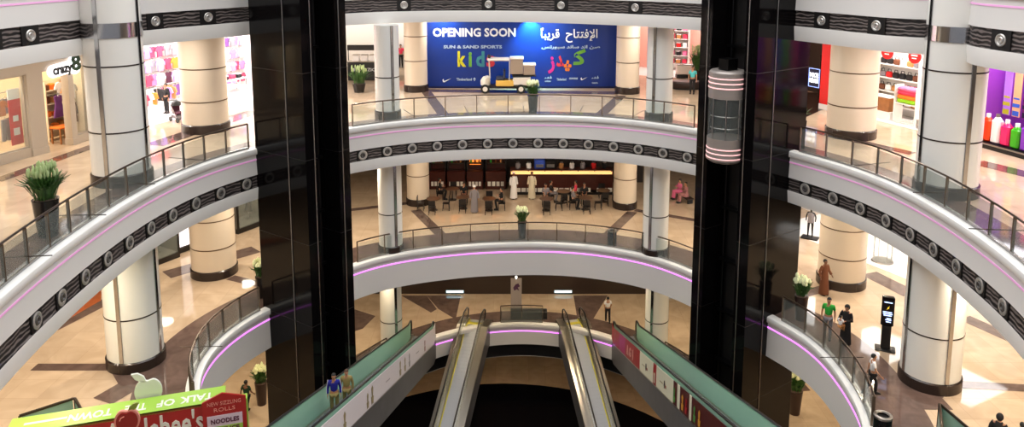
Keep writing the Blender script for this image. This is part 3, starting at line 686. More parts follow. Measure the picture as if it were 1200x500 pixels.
def shelf(F, x0, x1, y0, y1, zs, label, m=SHELFW, h=None, cat='shelf', name='shelf_unit'):
    t = thing(name, label, cat, F.p((x0+x1)/2, (y0+y1)/2, 0)); h = h or max(zs)+.4
    inv = t.location.copy()
    def bx(nm, a, b, c, d, e, f):
        mb = MB(); F.box(mb, a, b, c, d, e, f); mb.v = [(v[0]-inv.x, v[1]-inv.y, v[2]-inv.z) for v in mb.v]; return obj(nm, mb, m, t)
    for x in (x0, x1-.04): bx('side_panel', x, x+.04, y0, y1, 0, h)
    for z in zs: bx('shelf_board', x0+.04, x1-.04, y0, y1, z-.035, z)
    bx('back_panel', x0+.04, x1-.04, y1-.02, y1, .05, h)
    return t
# --- upper floor, left: shop with the lit sign
F = Front('L2', (-20.95, 28.3), (-19.15, 34.3), (-1, 0))
room(F, 'left', -1.5, 6.6, 3.6, 4.6, SHOPC, None, 75, (1, .80, .55), 3)
t = thing('storefront', 'cream shop front with glazed windows and a door under the white and green sign', 'shop front', (0, 0, 0))
for a, b in ((-1.5, 1.35), (3.0, 3.75), (5.0, 5.28), (6.1, 6.6)):
    mb = MB(); F.box(mb, a, b, -.15, .25, 0, 3.45); F.box(mb, a-.02, b+.02, -.19, .27, 0, .28); obj('pier', mb, FRONTW, t)
mb = MB(); F.box(mb, -1.5, 6.6, -.15, .25, 3.45, 4.75); obj('header', mb, FRONTW, t)
for a, b in ((1.35, 3.0), (5.28, 6.1)):
    mb = MB(); F.box(mb, a, b, -.1, .2, 0, .38); obj('window_sill', mb, FRONTW, t)
    mb = MB(); F.box(mb, a+.02, b-.02, .03, .045, .38, 3.45); obj('glass_pane', mb, GLASS, t)
    mb = MB()
    for q in ((a, a+.06, .38, 3.45), (b-.06, b, .38, 3.45), (a, b, .38, .44), (a, b, 3.39, 3.45)): F.box(mb, q[0], q[1], .0, .08, q[2], q[3])
    obj('window_frame', mb, FRONTW, t)
x, z = F.xz((75, 79), -.22)
t = thing('shop_sign', 'white lit sign with dark green lettering over the shop door at far left', 'shop sign', F.p(x, -.2, z), F.out)
halo = mat('sign_halo', (1, 1, 1), .4, emit=(1, .98, 1), es=1.5); SG = mat('sign_green', (.10, .24, .17), .4); SN = mat('sign_navy', (.10, .13, .16), .4)
def blob(pts, r, n=10):                     # rounded outline made of capsules
    mb = MB()
    for (ax, az), (bx_, bz) in zip(pts[:-1], pts[1:]):
        d = Vector((bx_-ax, bz-az)).normalized(); a0 = math.atan2(d.y, d.x); poly = [(bx_+r*math.cos(a0-PI/2+PI*i/n), bz+r*math.sin(a0-PI/2+PI*i/n)) for i in range(n+1)]+[(ax+r*math.cos(a0+PI/2+PI*i/n), az+r*math.sin(a0+PI/2+PI*i/n)) for i in range(n+1)]
        mb.prism(poly, (0, 0, 0), (1, 0, 0), (0, 0, 1), (0, -.06, 0))
    return mb
obj('halo_panel', blob([(-.58, -.09), (.30, -.0), ], .27), halo, t); obj('halo_panel', blob([(.52, -.06), (.54, .22)], .30), halo, t)
text('lettering', 'crazy', .58, SN, t, frame((-.16, -.10, -.04), (1, 0, .06), (-.06, 0, 1)), .02, bold=.02, width=.98)
text('numeral', '8', .95, SG, t, frame((.55, -.11, .10), (1, 0, .0), (0, 0, 1)), .03, bold=.03)
# goods behind the panes and the door
t = thing('hanging_poster', 'tall red and white poster hanging in the far left shop window', 'poster', F.p(F.xz((13, 125), .5)[0], .32, .55), F.out)
obj('sheet', MB().box((0, 0, .95), (.55, .02, 1.9)), GM['red'], t); obj('print', MB().box((0, -.014, .55), (.28, .006, .3)).box((0, -.014, 1.1), (.24, .006, .24)), GM['white'], t); obj('white_panel', MB().box((0, -.0, 2.12), (.55, .02, .44)), GM['white'], t)
for k, (x, c, s, z) in enumerate(((2.45, 'grey', TROUS, .75), (2.75, 'black', TROUS, .75), (2.5, 'tan', SHIRT, 1.75), (2.8, 'grey', SHIRT, 1.8), (2.3, 'white', SHIRT, 2.5))):
    garment(F, x, .55+.11*k, z, c, s, '%s %s hanging in the far left shop window, right of the red poster' % (c, ['trousers', 'trousers', 'shirt', 'shirt', 'shirt'][k]), 'clothes in the far left window')
rail(F, 2.1, 2.95, .75, 2.72, 'thin metal rail high in the far left shop window')
sa, sb = F.xz((51, 130), 1.5)[0], F.xz((83, 130), 1.5)[0]
shelf(F, sa, sb, 1.3, 1.8, (.5, 1.1, 1.7, 2.3), 'cream shelf unit seen through the door under the white and green sign', SHOPC)
bxm = [('orange', 'orange'), ('brown', 'brown'), ('tan', 'tan'), ('white', 'white'), ('purple', 'purple')]
for r_, z in enumerate((.5, 1.1, 1.7, 2.3)):
    for k in range(4):
        c = random.choice(['orange', 'brown', 'tan', 'white', 'plum', 'grey']); wdt, hgt = random.uniform(.2, .28), random.uniform(.16, .34)
        t = thing('folded_clothes', 'folded %s clothes, %s on the %s shelf inside the far left shop door' % (c, ORD[k], ['lowest', 'second lowest', 'second highest', 'topmost'][r_]), 'folded clothes', F.p(sa+.2+k*(sb-sa-.4)/3, 1.52, z+.004), F.out, 'folded clothes on the cream shelf')
        obj('stack', MB().bbox((0, 0, hgt/2), (wdt, .3, hgt), 0, .03), GM[c], t)
t = thing('display_table', 'orange display table standing in the far left shop door', 'display table', F.p((sa+sb)/2-.55, .7, 0), F.out)
obj('table_top', MB().bbox((0, 0, .72), (.8, .6, .08), 0, .02), GM['orange'], t)
for sx in (-1, 1):
    for sy in (-1, 1): obj('leg', MB().box((sx*.34, sy*.24, .34), (.06, .06, .68)), WOOD, t)
for k, (x, c, z) in enumerate(((sa+.35, 'purple', 1.1), (sb-.3, 'black', 1.05), ((sa+sb)/2, 'white', 1.95))):
    garment(F, x, 1.0+.1*k, z, c, DRESS if k < 2 else SHIRT, '%s garment hanging inside the far left shop door' % c, 'clothes inside the far left door', 1.05)
rail(F, sa, sb, 1.05, 2.16, 'metal clothes rail inside the door of the far left shop')
for k, (x, c, z, s) in enumerate(((5.5, 'tan', 1.9, SHIRT), (5.85, 'white', 1.9, SHIRT), (5.5, 'lilac', .8, TROUS), (5.85, 'brown', .8, TROUS))):
    garment(F, x, .5+.12*(k % 2), z, c, s, '%s garment hanging in the narrow window right of the far left shop door, %s' % (c, 'upper row' if k < 2 else 'lower row'), 'clothes in the narrow window')
# --- upper floor, left of the tower: bright clothes shop
F = Front('L2', (-18.3, 35.6), (-13.2, 47.4), (-1, .4))
room(F, 'left', -.6, 12.6, 4.6, 4.9, SHOPW, SHINE, 420, (1, .95, .95), 3)
mb = MB(); F.box(mb, -.6, 12.6, -.22, -.02, 4.1, 4.78); t = obj('storefront_header', mb, FRONTW); tag(t, 'plain white fascia board over the bright clothes shop', 'shop front')
cols = ['pink', 'rose', 'plum', 'black', 'white', 'grey', 'purple', 'lilac', 'orange', 'pink']
RW = ['lowest', 'second lowest', 'second highest', 'highest']
for seg, (x0, wd) in enumerate(((4.4, 1.7), (6.3, 1.7), (10.9, 1.5))):
    wl = ['left wall section', 'middle wall section', 'tower side section'][seg]
    for r_, z in enumerate((.3, 1.08, 1.86, 2.64)):
        rail(F, x0, x0+wd, 4.25, z+.74, '%s clothes rail on the %s of the bright clothes shop' % (RW[r_], wl))
        for k in range(4):
            c = random.choice(cols)
            garment(F, x0+.22+k*wd/4, 4.21-.1*(k % 2), z, c, SHIRT, '%s top, %s on the %s rail, %s of the bright clothes shop' % (c, ORD[k], RW[r_], wl), 'clothes in the bright clothes shop', .95 if wd > 1.6 else .82)
for n_, (x0, y0) in enumerate(((3.3, 2.3), (5.1, 2.9))):
    t = thing('clothes_rack', 'freestanding clothes rack in the bright clothes shop, %s of the dark clad person' % ['left', 'right'][n_], 'clothes rack', F.p(x0, y0, 0), F.out)
    obj('bar', MB().tube([(-.65, 0, 1.3), (.65, 0, 1.3)], .02, 6), STEEL, t)
    for sx in (-.65, .65): obj('leg', MB().tube([(sx, -.25, .03), (sx, 0, .2), (sx, 0, 1.3)], .02, 6).tube([(sx, .25, .03), (sx, 0, .2)], .02, 6), STEEL, t)
    for k in range(4):
        c = ['plum', 'rose', 'white', 'orange', 'black', 'pink', 'lilac', 'tan'][k+4*n_]
        g = garment(F, x0-.42+k*.28, y0, .45, c, SHIRT, '%s top hanging on the freestanding rack %s of the dark clad person' % (c, ['left', 'right'][n_]), 'tops on freestanding racks', 1); g.rotation_euler.z += PI/2
def low_table(F, x, y, w, d, h, label, m=SHELFW):
    t = thing('display_table', label, 'display table', F.p(x, y, 0), F.out)
    obj('table_top', MB().bbox((0, 0, h-.03), (w, d, .06), 0, .015), m, t); obj('lower_shelf', MB().box((0, 0, h*.4), (w-.1, d-.1, .04)), m, t)
    for sx in (-1, 1):
        for sy in (-1, 1): obj('leg', MB().box((sx*(w/2-.05), sy*(d/2-.05), h/2-.03), (.06, .06, h-.06)), STEEL, t)
    return t
low_table(F, 7.0, 2.2, 1.6, .9, .8, 'white display table left of the cream column in the bright clothes shop')
low_table(F, 10.3, 3.2, 1.8, .9, .8, 'white display table right of the cream column in the bright clothes shop')
for k in range(6):
    c = ['orange', 'tan', 'pink', 'plum', 'rose', 'black'][k]; q = (6.45+k*.5, 1.4) if k < 3 else (9.7+(k-3)*.55, 2.4)
    t = thing('folded_clothes', 'folded %s clothes on the white table %s the cream column in the bright shop' % (c, 'left of' if k < 3 else 'right of'), 'folded clothes', F.p(q[0], q[1]+.8, .804), F.out, 'folded clothes on the white tables')
    obj('stack', MB().bbox((0, 0, .11), (.4, .5, .22), 0, .04), GM[c], t); obj('top_layer', MB().bbox((0, 0, .235), (.36, .44, .03), 0, .012), GM['white'] if k % 2 else GM[c], t)
# a dark pushchair outside that shop
def stroller(loc, rz, label):
    t = thing('pushchair', label, 'pushchair', loc, rz)
    for sx in (-.24, .24):
        for sy in (-.36, .3): obj('wheel', MB().cyl((sx-.025, sy, .13), (sx+.025, sy, .13), .13, n=14), BLACKM, t)
        obj('side_frame', MB().tube([(sx, -.36, .13), (sx, .0, .62), (sx, .42, 1.02)], .02, 6).tube([(sx, .3, .13), (sx, 0, .62)], .02, 6), STEEL, t)
    obj('handle', MB().tube([(-.24, .42, 1.02), (.24, .42, 1.02)], .025, 6), BLACKM, t)
    obj('seat', MB().bbox((0, -.05, .45), (.42, .5, .12), 0, .04).bbox((0, .18, .68), (.42, .1, .42), 0, .04), GM['plum'], t)
    obj('hood', MB().lathe([(.26, 0), (.22, .16), (.1, .25), (0, .27)], (0, .1, .82), 14, sy=.9), BLACKM, t)
    obj('basket', MB().box((0, 0, .25), (.4, .5, .14)), GM['grey'], t)
    return t
stroller(fl(209, 142, 'L2'), .9, 'dark pushchair parked left of the cream column on the upper floor')
# --- upper floor, centre: the blue poster wall
HB, HM = 0, mat('poster_blue', (.04, .19, .52), .35)
Yp = 47.5; a, b = at(500, 104, Yp), at(723.5, 107, Yp); cx = (a.x+b.x)/2; W = b.x-a.x
t = thing('poster_wall', 'huge blue poster wall announcing a children shop in English and Arabic', 'poster wall', (cx, Yp, LV['L2']))
obj('panel', MB().box((0, .1, 2.45), (W, .2, 4.88)), HM, t); obj('skirting', MB().box((0, -.02, .06), (W, .05, .12)), mat('poster_navy', (.03, .08, .28), .4), t)
WT = mat('print_white', (.88, .90, .92), .5); SW = mat('print_soft_white', (.62, .70, .80), .5)
def put(name, s, u, v, h, m, wpx, shear=0, bold=.01):
    q = at(u, v, Yp); text(name, s, h, m, t, FACE((q.x-cx, -.012, q.z-LV['L2'])), .004, bold=bold, width=wpx*Yp*1.0/886)
put('lettering', 'OPENING SOON', 556, 38.5, .72, WT, 96, bold=.022)
put('small_lettering', 'SUN & SAND SPORTS', 554, 55, .26, SW, 68)
AR = mat('print_white', (1, 1, 1), .5)
# Arabic in joined letter forms, written in visual order
put('arabic_lettering', '\uFE8E\u064B\uFE92\uFBFE\uFEAE\uFED7 \uFEA1\uFE8E\uFE98\uFE98\uFED3\uFEF9\u0627', 667, 40, .78, WT, 68, bold=.012) if False else None
put('arabic_lettering', '\u064B\uFE8E\uFE92\uFBFF\uFEAE\uFED7  \uFEA1\uFE8E\uFE98\uFE98\uFED3\uFEF9\u0627'.replace('\uFE92\uFBFF', '\uFE92\uFEF3').replace('\uFE92\uFEF3', '\uFE92\uFEF3'), 667, 40, .74, WT, 66, bold=.012)
put('arabic_small_lettering', '\uFEB2\uFE97\uFEAD\uFEEE\uFE92\uFEB3 \uFEAA\uFEE7\uFE8E\uFEB3 \uFEAA\uFEE7\u0627 \uFEE6\uFEBB', 669, 55, .26, SW, 68)
colr = {'y': mat('print_yellow', (.78, .76, .12), .5), 'g': mat('print_lime', (.38, .62, .20), .5), 'o': mat('print_orange', (.86, .45, .12), .5), 'r': mat('print_red', (.80, .20, .25), .5), 't': mat('print_teal', (.20, .50, .55), .5), 'p': mat('print_magenta', (.74, .14, .50), .5)}
for ch, u, m in (('k', 540, 'y'), ('i', 551, 'g'), ('d', 563, 't'), ('s', 575, 'r')): put('coloured_letter', ch, u, 70, 1.3, colr[m], 10 if ch != 'i' else 4, bold=.05)
for ch, u, v, m, wp in (('\uFED0'.replace('\uFED0', '\uFEDB'), 679, 68, 'g', 15), ('\uFEF4', 665, 71, 'o', 9), ('\uFEAA', 656, 70, 'r', 9), ('\u0632', 647, 73, 'p', 8)): put('coloured_arabic_letter', ch, u, v, 1.25, colr[m], wp, bold=.05)
q = lambda u, v: (at(u, v, Yp).x-cx, -.006, at(u, v, Yp).z-LV['L2'])
obj('swoosh_mark', MB().prism([(-.24, .02), (-.21, -.11), (-.12, -.13), (.30, .12), (-.09, -.03), (-.15, -.03), (-.17, .1)], q(523, 94), (1.0, 0, 0), (0, 0, 1.0), (0, -.008, 0)), WT, t)
put('small_brand_lettering', 'Timberland', 544, 93, .22, SW, 18); obj('tree_mark', MB().prism([(0, .14), (-.1, 0), (-.03, 0), (-.03, -.09), (.03, -.09), (.03, 0), (.1, 0)], q(556, 93), (1, 0, 0), (0, 0, 1), (0, -.008, 0)), SW, t)
for u in (642, 697):
    mk = MB()
    for k in range(3): mk.prism([(-.22+k*.16, -.06), (-.14+k*.16, .02+k*.06), (-.06+k*.16, -.03+k*.0), (-.12+k*.16, -.06)], q(u, 91), (1, 0, 0), (0, 0, 1), (0, -.008, 0))
    obj('striped_mark', mk, SW, t)
put('small_brand_lettering', 'adidas', 642, 95, .14, SW, 7); put('small_brand_lettering', 'Timberland', 658, 93, .20, SW, 11)
obj('swoosh_mark', MB().prism([(-.24, .02), (-.21, -.11), (-.12, -.13), (.30, .12), (-.09, -.03), (-.15, -.03), (-.17, .1)], q(684, 92), (.8, 0, 0), (0, 0, .8), (0, -.008, 0)), WT, t); put('small_brand_lettering', 'CONVERSE', 672, 92, .14, SW, 10)
put('small_brand_lettering', 'Columbia', 697, 97, .11, SW, 7)
l = bpy.data.lights.new('poster_spot', 'SPOT'); l.energy = 1800; l.color = (.35, .85, 1); l.spot_size = 1.5; l.spot_blend = .9; l.shadow_soft_size = .1
o = bpy.data.objects.new('poster_spot', l); C.objects.link(o); o.location = (at(622, 30, Yp).x, Yp-.55, T2-.12); o.rotation_euler = (.35, 0, 0)
mb = MB().box((0, Yp+.9, LV['L2']+2.45), (13.5, .15, 4.9)); struct('wall_back', mb, WALLM)
# the small utility truck in front of it
W_ = mat('truck_white', (.86, .84, .80), .35); TY = mat('truck_yellow', (.86, .70, .34), .45); CARD = mat('cargo_box', (.62, .56, .50), .6); TYRE = mat('tyre', (.05, .05, .05), .7); SEATM = mat('truck_seat', (.20, .22, .30), .6)
p0, p1 = fl(564, 104, 'L2'), fl(630, 104, 'L2'); Lx = 3.45
t = thing('utility_cart', 'small white and yellow utility truck parked in front of the blue poster wall', 'utility truck', (-.28, 46.2, LV['L2']))
X = lambda u: at(u, 90, 45.7).x+.28
Z = lambda v: at(600, v, 45.7).z-LV['L2']
for u, n_ in ((568.5, 'front'), (610.5, 'rear')):
    for sy in (-.5, .5):
        wh = obj('wheel', MB().cyl((X(u), sy-.09, .27), (X(u), sy+.09, .27), .27, n=20), TYRE, t)
        obj('hub', MB().cyl((X(u), sy-.1, .27), (X(u), sy+.1, .27), .15, n=14), W_, wh)
obj('chassis', MB().bbox(((X(566)+X(624))/2, 0, .36), (X(624)-X(566), .96, .14), 0, .03), BLACKM, t)
obj('front_cowl', MB().loft([(X(568.5), 0, .46, .30, .46), (X(568.5), 0, .72, .30, .46), (X(569.5), 0, .92, .22, .42), (X(570.5), 0, .98, .1, .3)], 12), W_, t)
obj('side_panel', MB().bbox((X(591.5), 0, .60), (X(602)-X(581), 1.02, .34), 0, .03), TY, t)
obj('rear_body', MB().bbox((X(611.5), 0, .72), (X(622)-X(601), 1.0, .5), 0, .05), W_, t)
obj('seat', MB().bbox((X(586), 0, .86), (.5, .8, .18), 0, .05).bbox((X(591), 0, 1.15), (.14, .8, .5), 0, .05), SEATM, t)
obj('roof', MB().bbox(((X(571)+X(597))/2, 0, Z(70.5)), (X(597)-X(571), 1.05, .11), 0, .04), W_, t)
for u, v in ((573, 577), (597, 597)):
    for sy in (-.46, .46): obj('roof_post', MB().tube([(X(u), sy, Z(71)), (X(v-3 if u == 573 else v), sy, .75)], .025, 6), W_, t)
obj('windscreen', MB().box((X(573.5), 0, (Z(71)+.85)/2), (.015, .88, Z(73)-.95)), GLASS, t)
obj('roof_lamp', MB().sphere((X(573), -.1, Z(67)), .12), DARKSTEEL, t)
obj('cargo_box', MB().bbox(((X(598)+X(613))/2, 0, (Z(70)+Z(87))/2), (X(613)-X(598), .98, Z(70)-Z(87)), 0, .02), CARD, t)
obj('box_lid', MB().bbox(((X(598)+X(613))/2, 0, Z(69)), (X(614)-X(597.5), 1.04, .1), 0, .03), W_, t)
obj('rear_cargo_box', MB().bbox(((X(613.5)+X(627))/2, 0, (Z(77)+Z(88))/2), (X(627)-X(613.5), .94, Z(77)-Z(88)), 0, .02), CARD, t)
obj('rear_box_lid', MB().bbox(((X(613)+X(628))/2, 0, Z(76.5)), (X(628)-X(613), 1.0, .08), 0, .03), W_, t)
obj('load_bed', MB().bbox(((X(600)+X(628))/2, 0, Z(89)), (X(628)-X(600), 1.0, .08), 0, .02), BLACKM, t)
# --- upper floor, far left gap: black counter shop
F = Front('L2', (-13.0, 52.5), (-7.0, 52.5), (0, 1))
room(F, 'back', -2, 6.0, 4.0, 4.9, SHOPW, None, 120, (1, .93, .85), 2)
t = thing('shop_counter', 'black shop counter with white lettering left of the slim upper column', 'counter', ((at(410, 90, 50.6).x+at(441, 90, 50.6).x)/2, 50.8, LV['L2']))
obj('cabinet', MB().bbox((0, 0, .62), (2.0, .7, 1.22), 0, .03), BLACKM, t); obj('counter_top', MB().bbox((0, 0, 1.25), (2.1, .8, .05), 0, .02), FRONTW, t)
text('lettering', 'MUSIC ZIC', .3, WT, t, FACE((0.05, -.37, .72)), .004, width=1.6); obj('upper_band', MB().bbox((0, .1, 2.15), (2.1, .2, .36), 0, .02), BLACKM, t)
for sx in (-1, 1): obj('canopy_post', MB().box((sx*1.0, .1, 1.62), (.05, .05, .7)), BLACKM, t)
for k in range(3):
    t = thing('white_box', 'white box on the black counter, %s from the left' % ORD[k], 'box', (at(410, 90, 50.6).x+.45+k*.55, 50.75, LV['L2']+1.276), 0, 'white boxes on the black counter')
    obj('carton', MB().bbox((0, 0, .2), (.42, .35, .4), 0, .02), GM['white'], t); obj('lid', MB().bbox((0, 0, .42), (.45, .38, .05), 0, .01), FRONTW, t)
k = 0
for r_ in range(3):
    for x in (3.5, 3.9, 4.3):
        c = ['blue', 'blue', 'lilac', 'blue', 'teal'][k % 5]; garment(F, x, 2.6+.12*(k % 3 == 1), .8+r_*.85, c, SHIRT, '%s shirt, %s in the %s row of the stand behind the black counter' % (c, ORD[k % 3], ['lowest', 'middle', 'top'][r_]), 'blue shirts behind the black counter'); k += 1
# --- upper floor, far right gap
F = Front('L2', (8.0, 53.0), (14.6, 50.0), (.3, 1))
room(F, 'back', -.5, 7.2, 4.0, 4.9, mat('shop_rose', (.86, .66, .60), .6), SHINE, 180, (1, .86, .82), 2)
shelf(F, 1.2, 3.6, 3.2, 3.8, (.5, 1.1, 1.7, 2.3, 2.9), 'white shelf unit with red goods right of the slim upper column')
for r_, z in enumerate((.5, 1.1, 1.7, 2.3, 2.9)):
    for k in range(5):
        c = ['rose', 'red', 'pink', 'tan', 'white', 'black'][(k*3+r_*2) % 6]
        t = thing('gift_box', '%s box, %s on level %s of the white shelf with red goods' % (c, ORD[k], ['one', 'two', 'three', 'four', 'five'][r_]), 'box', F.p(1.5+k*.45, 3.45, z+.004), F.out, 'boxes on the white shelf with red goods')
        obj('carton', MB().bbox((0, 0, .15), (.3, .25, .3), 0, .02), GM[c], t); obj('lid', MB().bbox((0, 0, .3), (.32, .27, .05), 0, .01), GM['white' if k % 2 else c], t)
q = fl(803, 91, 'L2'); t = thing('glass_counter', 'white lit counter box beside the dark round seat on the upper floor', 'counter', (q.x, q.y, LV['L2']))
obj('plinth', MB().bbox((0, 0, .12), (1.25, .6, .24), 0, .02), BLACKM, t); obj('white_box', MB().bbox((0, 0, .58), (1.2, .55, .66), 0, .03), SHOPW, t); obj('glass_top', MB().bbox((0, 0, .94), (1.2, .55, .05), 0, .01), CHROME, t)
q = fl(804, 104, 'L2'); t = thing('ottoman', 'dark brown oval upholstered seat on the upper floor near the person in teal', 'seat', (q.x, q.y, LV['L2']))
obj('base', MB().lathe([(0, 0), (.85, 0), (.85, .12), (0, .12)], n=28, sy=.6), BLACKM, t); obj('cushion', MB().lathe([(0, .12), (.95, .12), (1.0, .2), (1.0, .42), (.9, .5), (0, .52)], n=28, sy=.62), mat('brown_leather', (.16, .10, .09), .4), t)
# --- upper floor, right: dark shop, bag shop, giant bottles
F = Front('L2', (14.2, 46.0), (17.9, 38.6), (1, .5))
room(F, 'right', .3, 6.3, 3.8, 4.8, mat('shop_brown', (.20, .14, .11), .5), None, 60, (1, .7, .5), 2)
mb = MB(); F.box(mb, .3, 6.3, -.22, -.02, 3.7, 4.78); t = obj('storefront_header', mb, BLACKM); tag(t, 'black fascia board over the dark shop right of the right tower', 'shop front')
x, z = F.xz((955, 91), .1)
t = thing('shop_sign', 'small lit blue and white square sign hanging in the dark shop', 'shop sign', F.p(x, .1, z), F.out)
obj('sign_box', MB().bbox((0, 0, 0), (.72, .12, 1.05), 0, .02), mat('sign_dark_blue', (.05, .07, .2), .4), t)
bm = MB()
for c_, d_ in (((0, .5), (.74, .03)), ((0, -.5), (.74, .03)), ((-.355, 0), (.03, 1.0)), ((.355, 0), (.03, 1.0))): bm.box((c_[0], -.065, c_[1]), (d_[0], .02, d_[1]))
LITW = mat('lit_white', (1, 1, 1), .4, emit=(.92, .95, 1), es=2.0)
obj('lit_border', bm, mat('lit_blue', (.5, .6, 1), .4, emit=(.6, .7, 1), es=1.2), t)
text('lettering', 'NICE', .32, LITW, t, FACE((0, -.075, .14)), .006, bold=.012, width=.58); text('lettering', 'KRAM', .32, LITW, t, FACE((0, -.075, -.16)), .006, bold=.012, width=.58)
x, z = F.xz((966, 100), .05)
mb = MB(); t = thing('red_pillar_panel', 'bright red upright panel beside the right cream column at the dark shop', 'panel', F.p(x, .12, 0), F.out)
obj('panel', MB().bbox((0, 0, 1.95), (.6, .14, 3.3), 0, .02), mat('gloss_red', (.86, .10, .10), .3), t); obj('white_foot', MB().bbox((0, 0, .15), (.62, .16, .3), 0, .01), SHOPW, t)
shelf(F, 2.8, 5.9, 3.0, 3.6, (.7, 1.4, 2.1), 'dark wooden shelf unit inside the dark shop', mat('dark_wood', (.24, .15, .10), .4))
for r_, z in enumerate((.7, 1.4, 2.1)):
    for k in range(6):
        t = thing('storage_box', 'dim brown box, %s from the left on the %s shelf inside the dark shop' % (ORD[k], ['lowest', 'middle', 'topmost'][r_]), 'box', F.p(3.12+k*.48, 3.3, z+.004), F.out, 'boxes in the dark shop')
        obj('carton', MB().bbox((0, 0, .17), (.34, .3, .34), 0, .02), GM[['brown', 'tan', 'grey'][(k+r_) % 3]], t); obj('lid', MB().bbox((0, 0, .35), (.36, .32, .05), 0, .01), GM['brown'], t)
F = Front('L2', (17.6, 40.2), (20.3, 33.6), (1, .4))
room(F, 'right', 0, 7.1, 2.3, 4.8, mat('shop_blush', (.90, .84, .80), .6), SHINE, 150, (1, .93, .90), 2)
mb = MB(); F.box(mb, 0, 7.1, -.22, -.02, 4.2, 4.78); t = obj('storefront_header', mb, FRONTW); tag(t, 'white fascia board over the bright bag shop', 'shop front')
for k, (u, v, lab) in enumerate(((1040, 61, 'left'), (1072, 66, 'right'))):
    x, z = F.xz((u, v), 1.0); t = thing('hanging_disc', 'round red hanging sign in the bright bag shop, %s one' % lab, 'hanging sign', F.p(x, 1.0, z), F.out, 'red discs in the bag shop')
    obj('disc', MB().cyl((0, -.03, 0), (0, .03, 0), .36, n=24), GM['red'], t); obj('print', MB().box((0, -.035, .04), (.36, .01, .07)).box((0, -.035, -.1), (.26, .01, .05)), GM['white'], t)
    obj('cord', MB().cyl((0, 0, .36), (0, 0, 4.6-z), .012, n=5), STEEL, t)
shelf(F, .5, 3.2, 1.6, 2.2, (.55, 1.25, 1.95, 2.65), 'long white wall shelf full of bags and shoes in the bright bag shop')
def bag(loc, rz, c, label, group, k=1):
    t = thing('handbag', label, 'handbag', loc, rz, group)
    obj('bag_body', MB().bbox((0, 0, .15*k), (.36*k, .18*k, .30*k), 0, .05), GM[c], t)
    obj('handle', MB().tube([(-.1*k, 0, .29*k), (-.08*k, 0, .42*k), (.08*k, 0, .42*k), (.1*k, 0, .29*k)], .018, 6), GM['black'], t)
for r_, z in enumerate((.55, 1.25, 1.95, 2.65)):
    for k in range(6):
        c = ['black', 'brown', 'grey', 'black', 'white', 'red', 'black', 'tan'][(k*3+r_) % 8]
        bag(F.p(.80+k*.41, 1.88, z+.004), F.out, c, '%s handbag, %s from the left on the %s shelf of the bright bag shop' % (c, ORD[k], ['lowest', 'second lowest', 'second highest', 'topmost'][r_]), 'bags in the bright bag shop')
x, z = F.xz((1036, 125), .9); t = thing('wooden_counter', 'orange brown wooden counter on a white base in the bright bag shop', 'counter', F.p(x, .9, 0), F.out)
obj('base', MB().bbox((0, 0, .2), (1.3, .6, .4), 0, .02), SHOPW, t); obj('cabinet', MB().bbox((0, 0, .75), (1.1, .6, .7), 0, .03), WOOD, t); obj('counter_top', MB().bbox((0, 0, 1.13), (1.2, .66, .06), 0, .02), SHOPW, t)
x, z = F.xz((1066, 110), .8)
t = thing('goods_rack', 'white open rack holding the red, orange and green stacks in the bag shop', 'rack', F.p(x, .8, 0), F.out)
for sx in (-.62, .62): obj('side_panel', MB().box((sx, 0, .95), (.05, .6, 1.9)), SHELFW, t)
for q in (.05, 1.0): obj('shelf_board', MB().box((0, 0, q), (1.2, .58, .05)), SHELFW, t)
for k, (c, dz) in enumerate((('lime', 0), ('orange', .2), ('rose', .4), ('pink', .6))):
    t = thing('folded_towels', '%s folded towels in the stack on the white rack of the bag shop' % c, 'towels', F.p(x, .8, 1.03+dz), F.out, 'coloured towels on the rack')
    obj('stack', MB().bbox((0, 0, .1), (1.05, .5, .196), 0, .05), GM[c], t); obj('fold', MB().bbox((0, -.23, .1), (1.0, .06, .1), 0, .02), GM[c], t)
low_table(F, 5.0, .55, 1.3, .6, .5, 'low white table with shoes at the front of the bag shop')
for k in range(4):
    t = thing('shoe', 'dark shoe on the low white table, %s from its left end' % ORD[k], 'shoe', F.p(4.55+k*.3, .55, .504), F.out, 'shoes on the low white table')
    obj('upper', MB().loft([(0, 0, .02, .06, .15), (0, .01, .06, .06, .14), (0, .06, .1, .05, .08), (0, .08, .13, .04, .05)], 10), GM[['black', 'brown', 'grey', 'black'][k]], t); obj('sole', MB().loft([(0, 0, 0, .062, .155), (0, 0, .02, .062, .155)], 10), GM['white'], t)
F = Front('L2', (20.0, 33.0), (22.2, 25.5), (1, .3))
room(F, 'right', 0, 7.6, 3.2, 4.8, mat('shop_violet', (.50, .18, .62), .5), None, 170, (1, .92, 1), 2)
mb = MB(); F.box(mb, 0, 7.6, -.22, -.02, 4.0, 4.78); t = obj('storefront_header', mb, FRONTW); tag(t, 'white fascia board over the giant coloured bottles', 'shop front')
bot = [('orange', (.95, .28, .06)), ('white', (.95, .93, .94)), ('pink', (.93, .12, .42)), ('green', (.22, .66, .06)), ('violet', (.5, .2, .75)), ('yellow', (.9, .75, .1)), ('red', (.85, .08, .1))]
t = thing('display_plinth', 'long black plinth under the giant coloured bottles', 'plinth', (0, 0, 0)); mb = MB(); F.box(mb, .08, 4.2, .35, 1.25, 0, .22); obj('plinth', mb, BLACKM, t); mb = MB(); F.box(mb, .08, 4.2, .32, .35, .18, .24); obj('edge_strip', mb, STEEL, t)
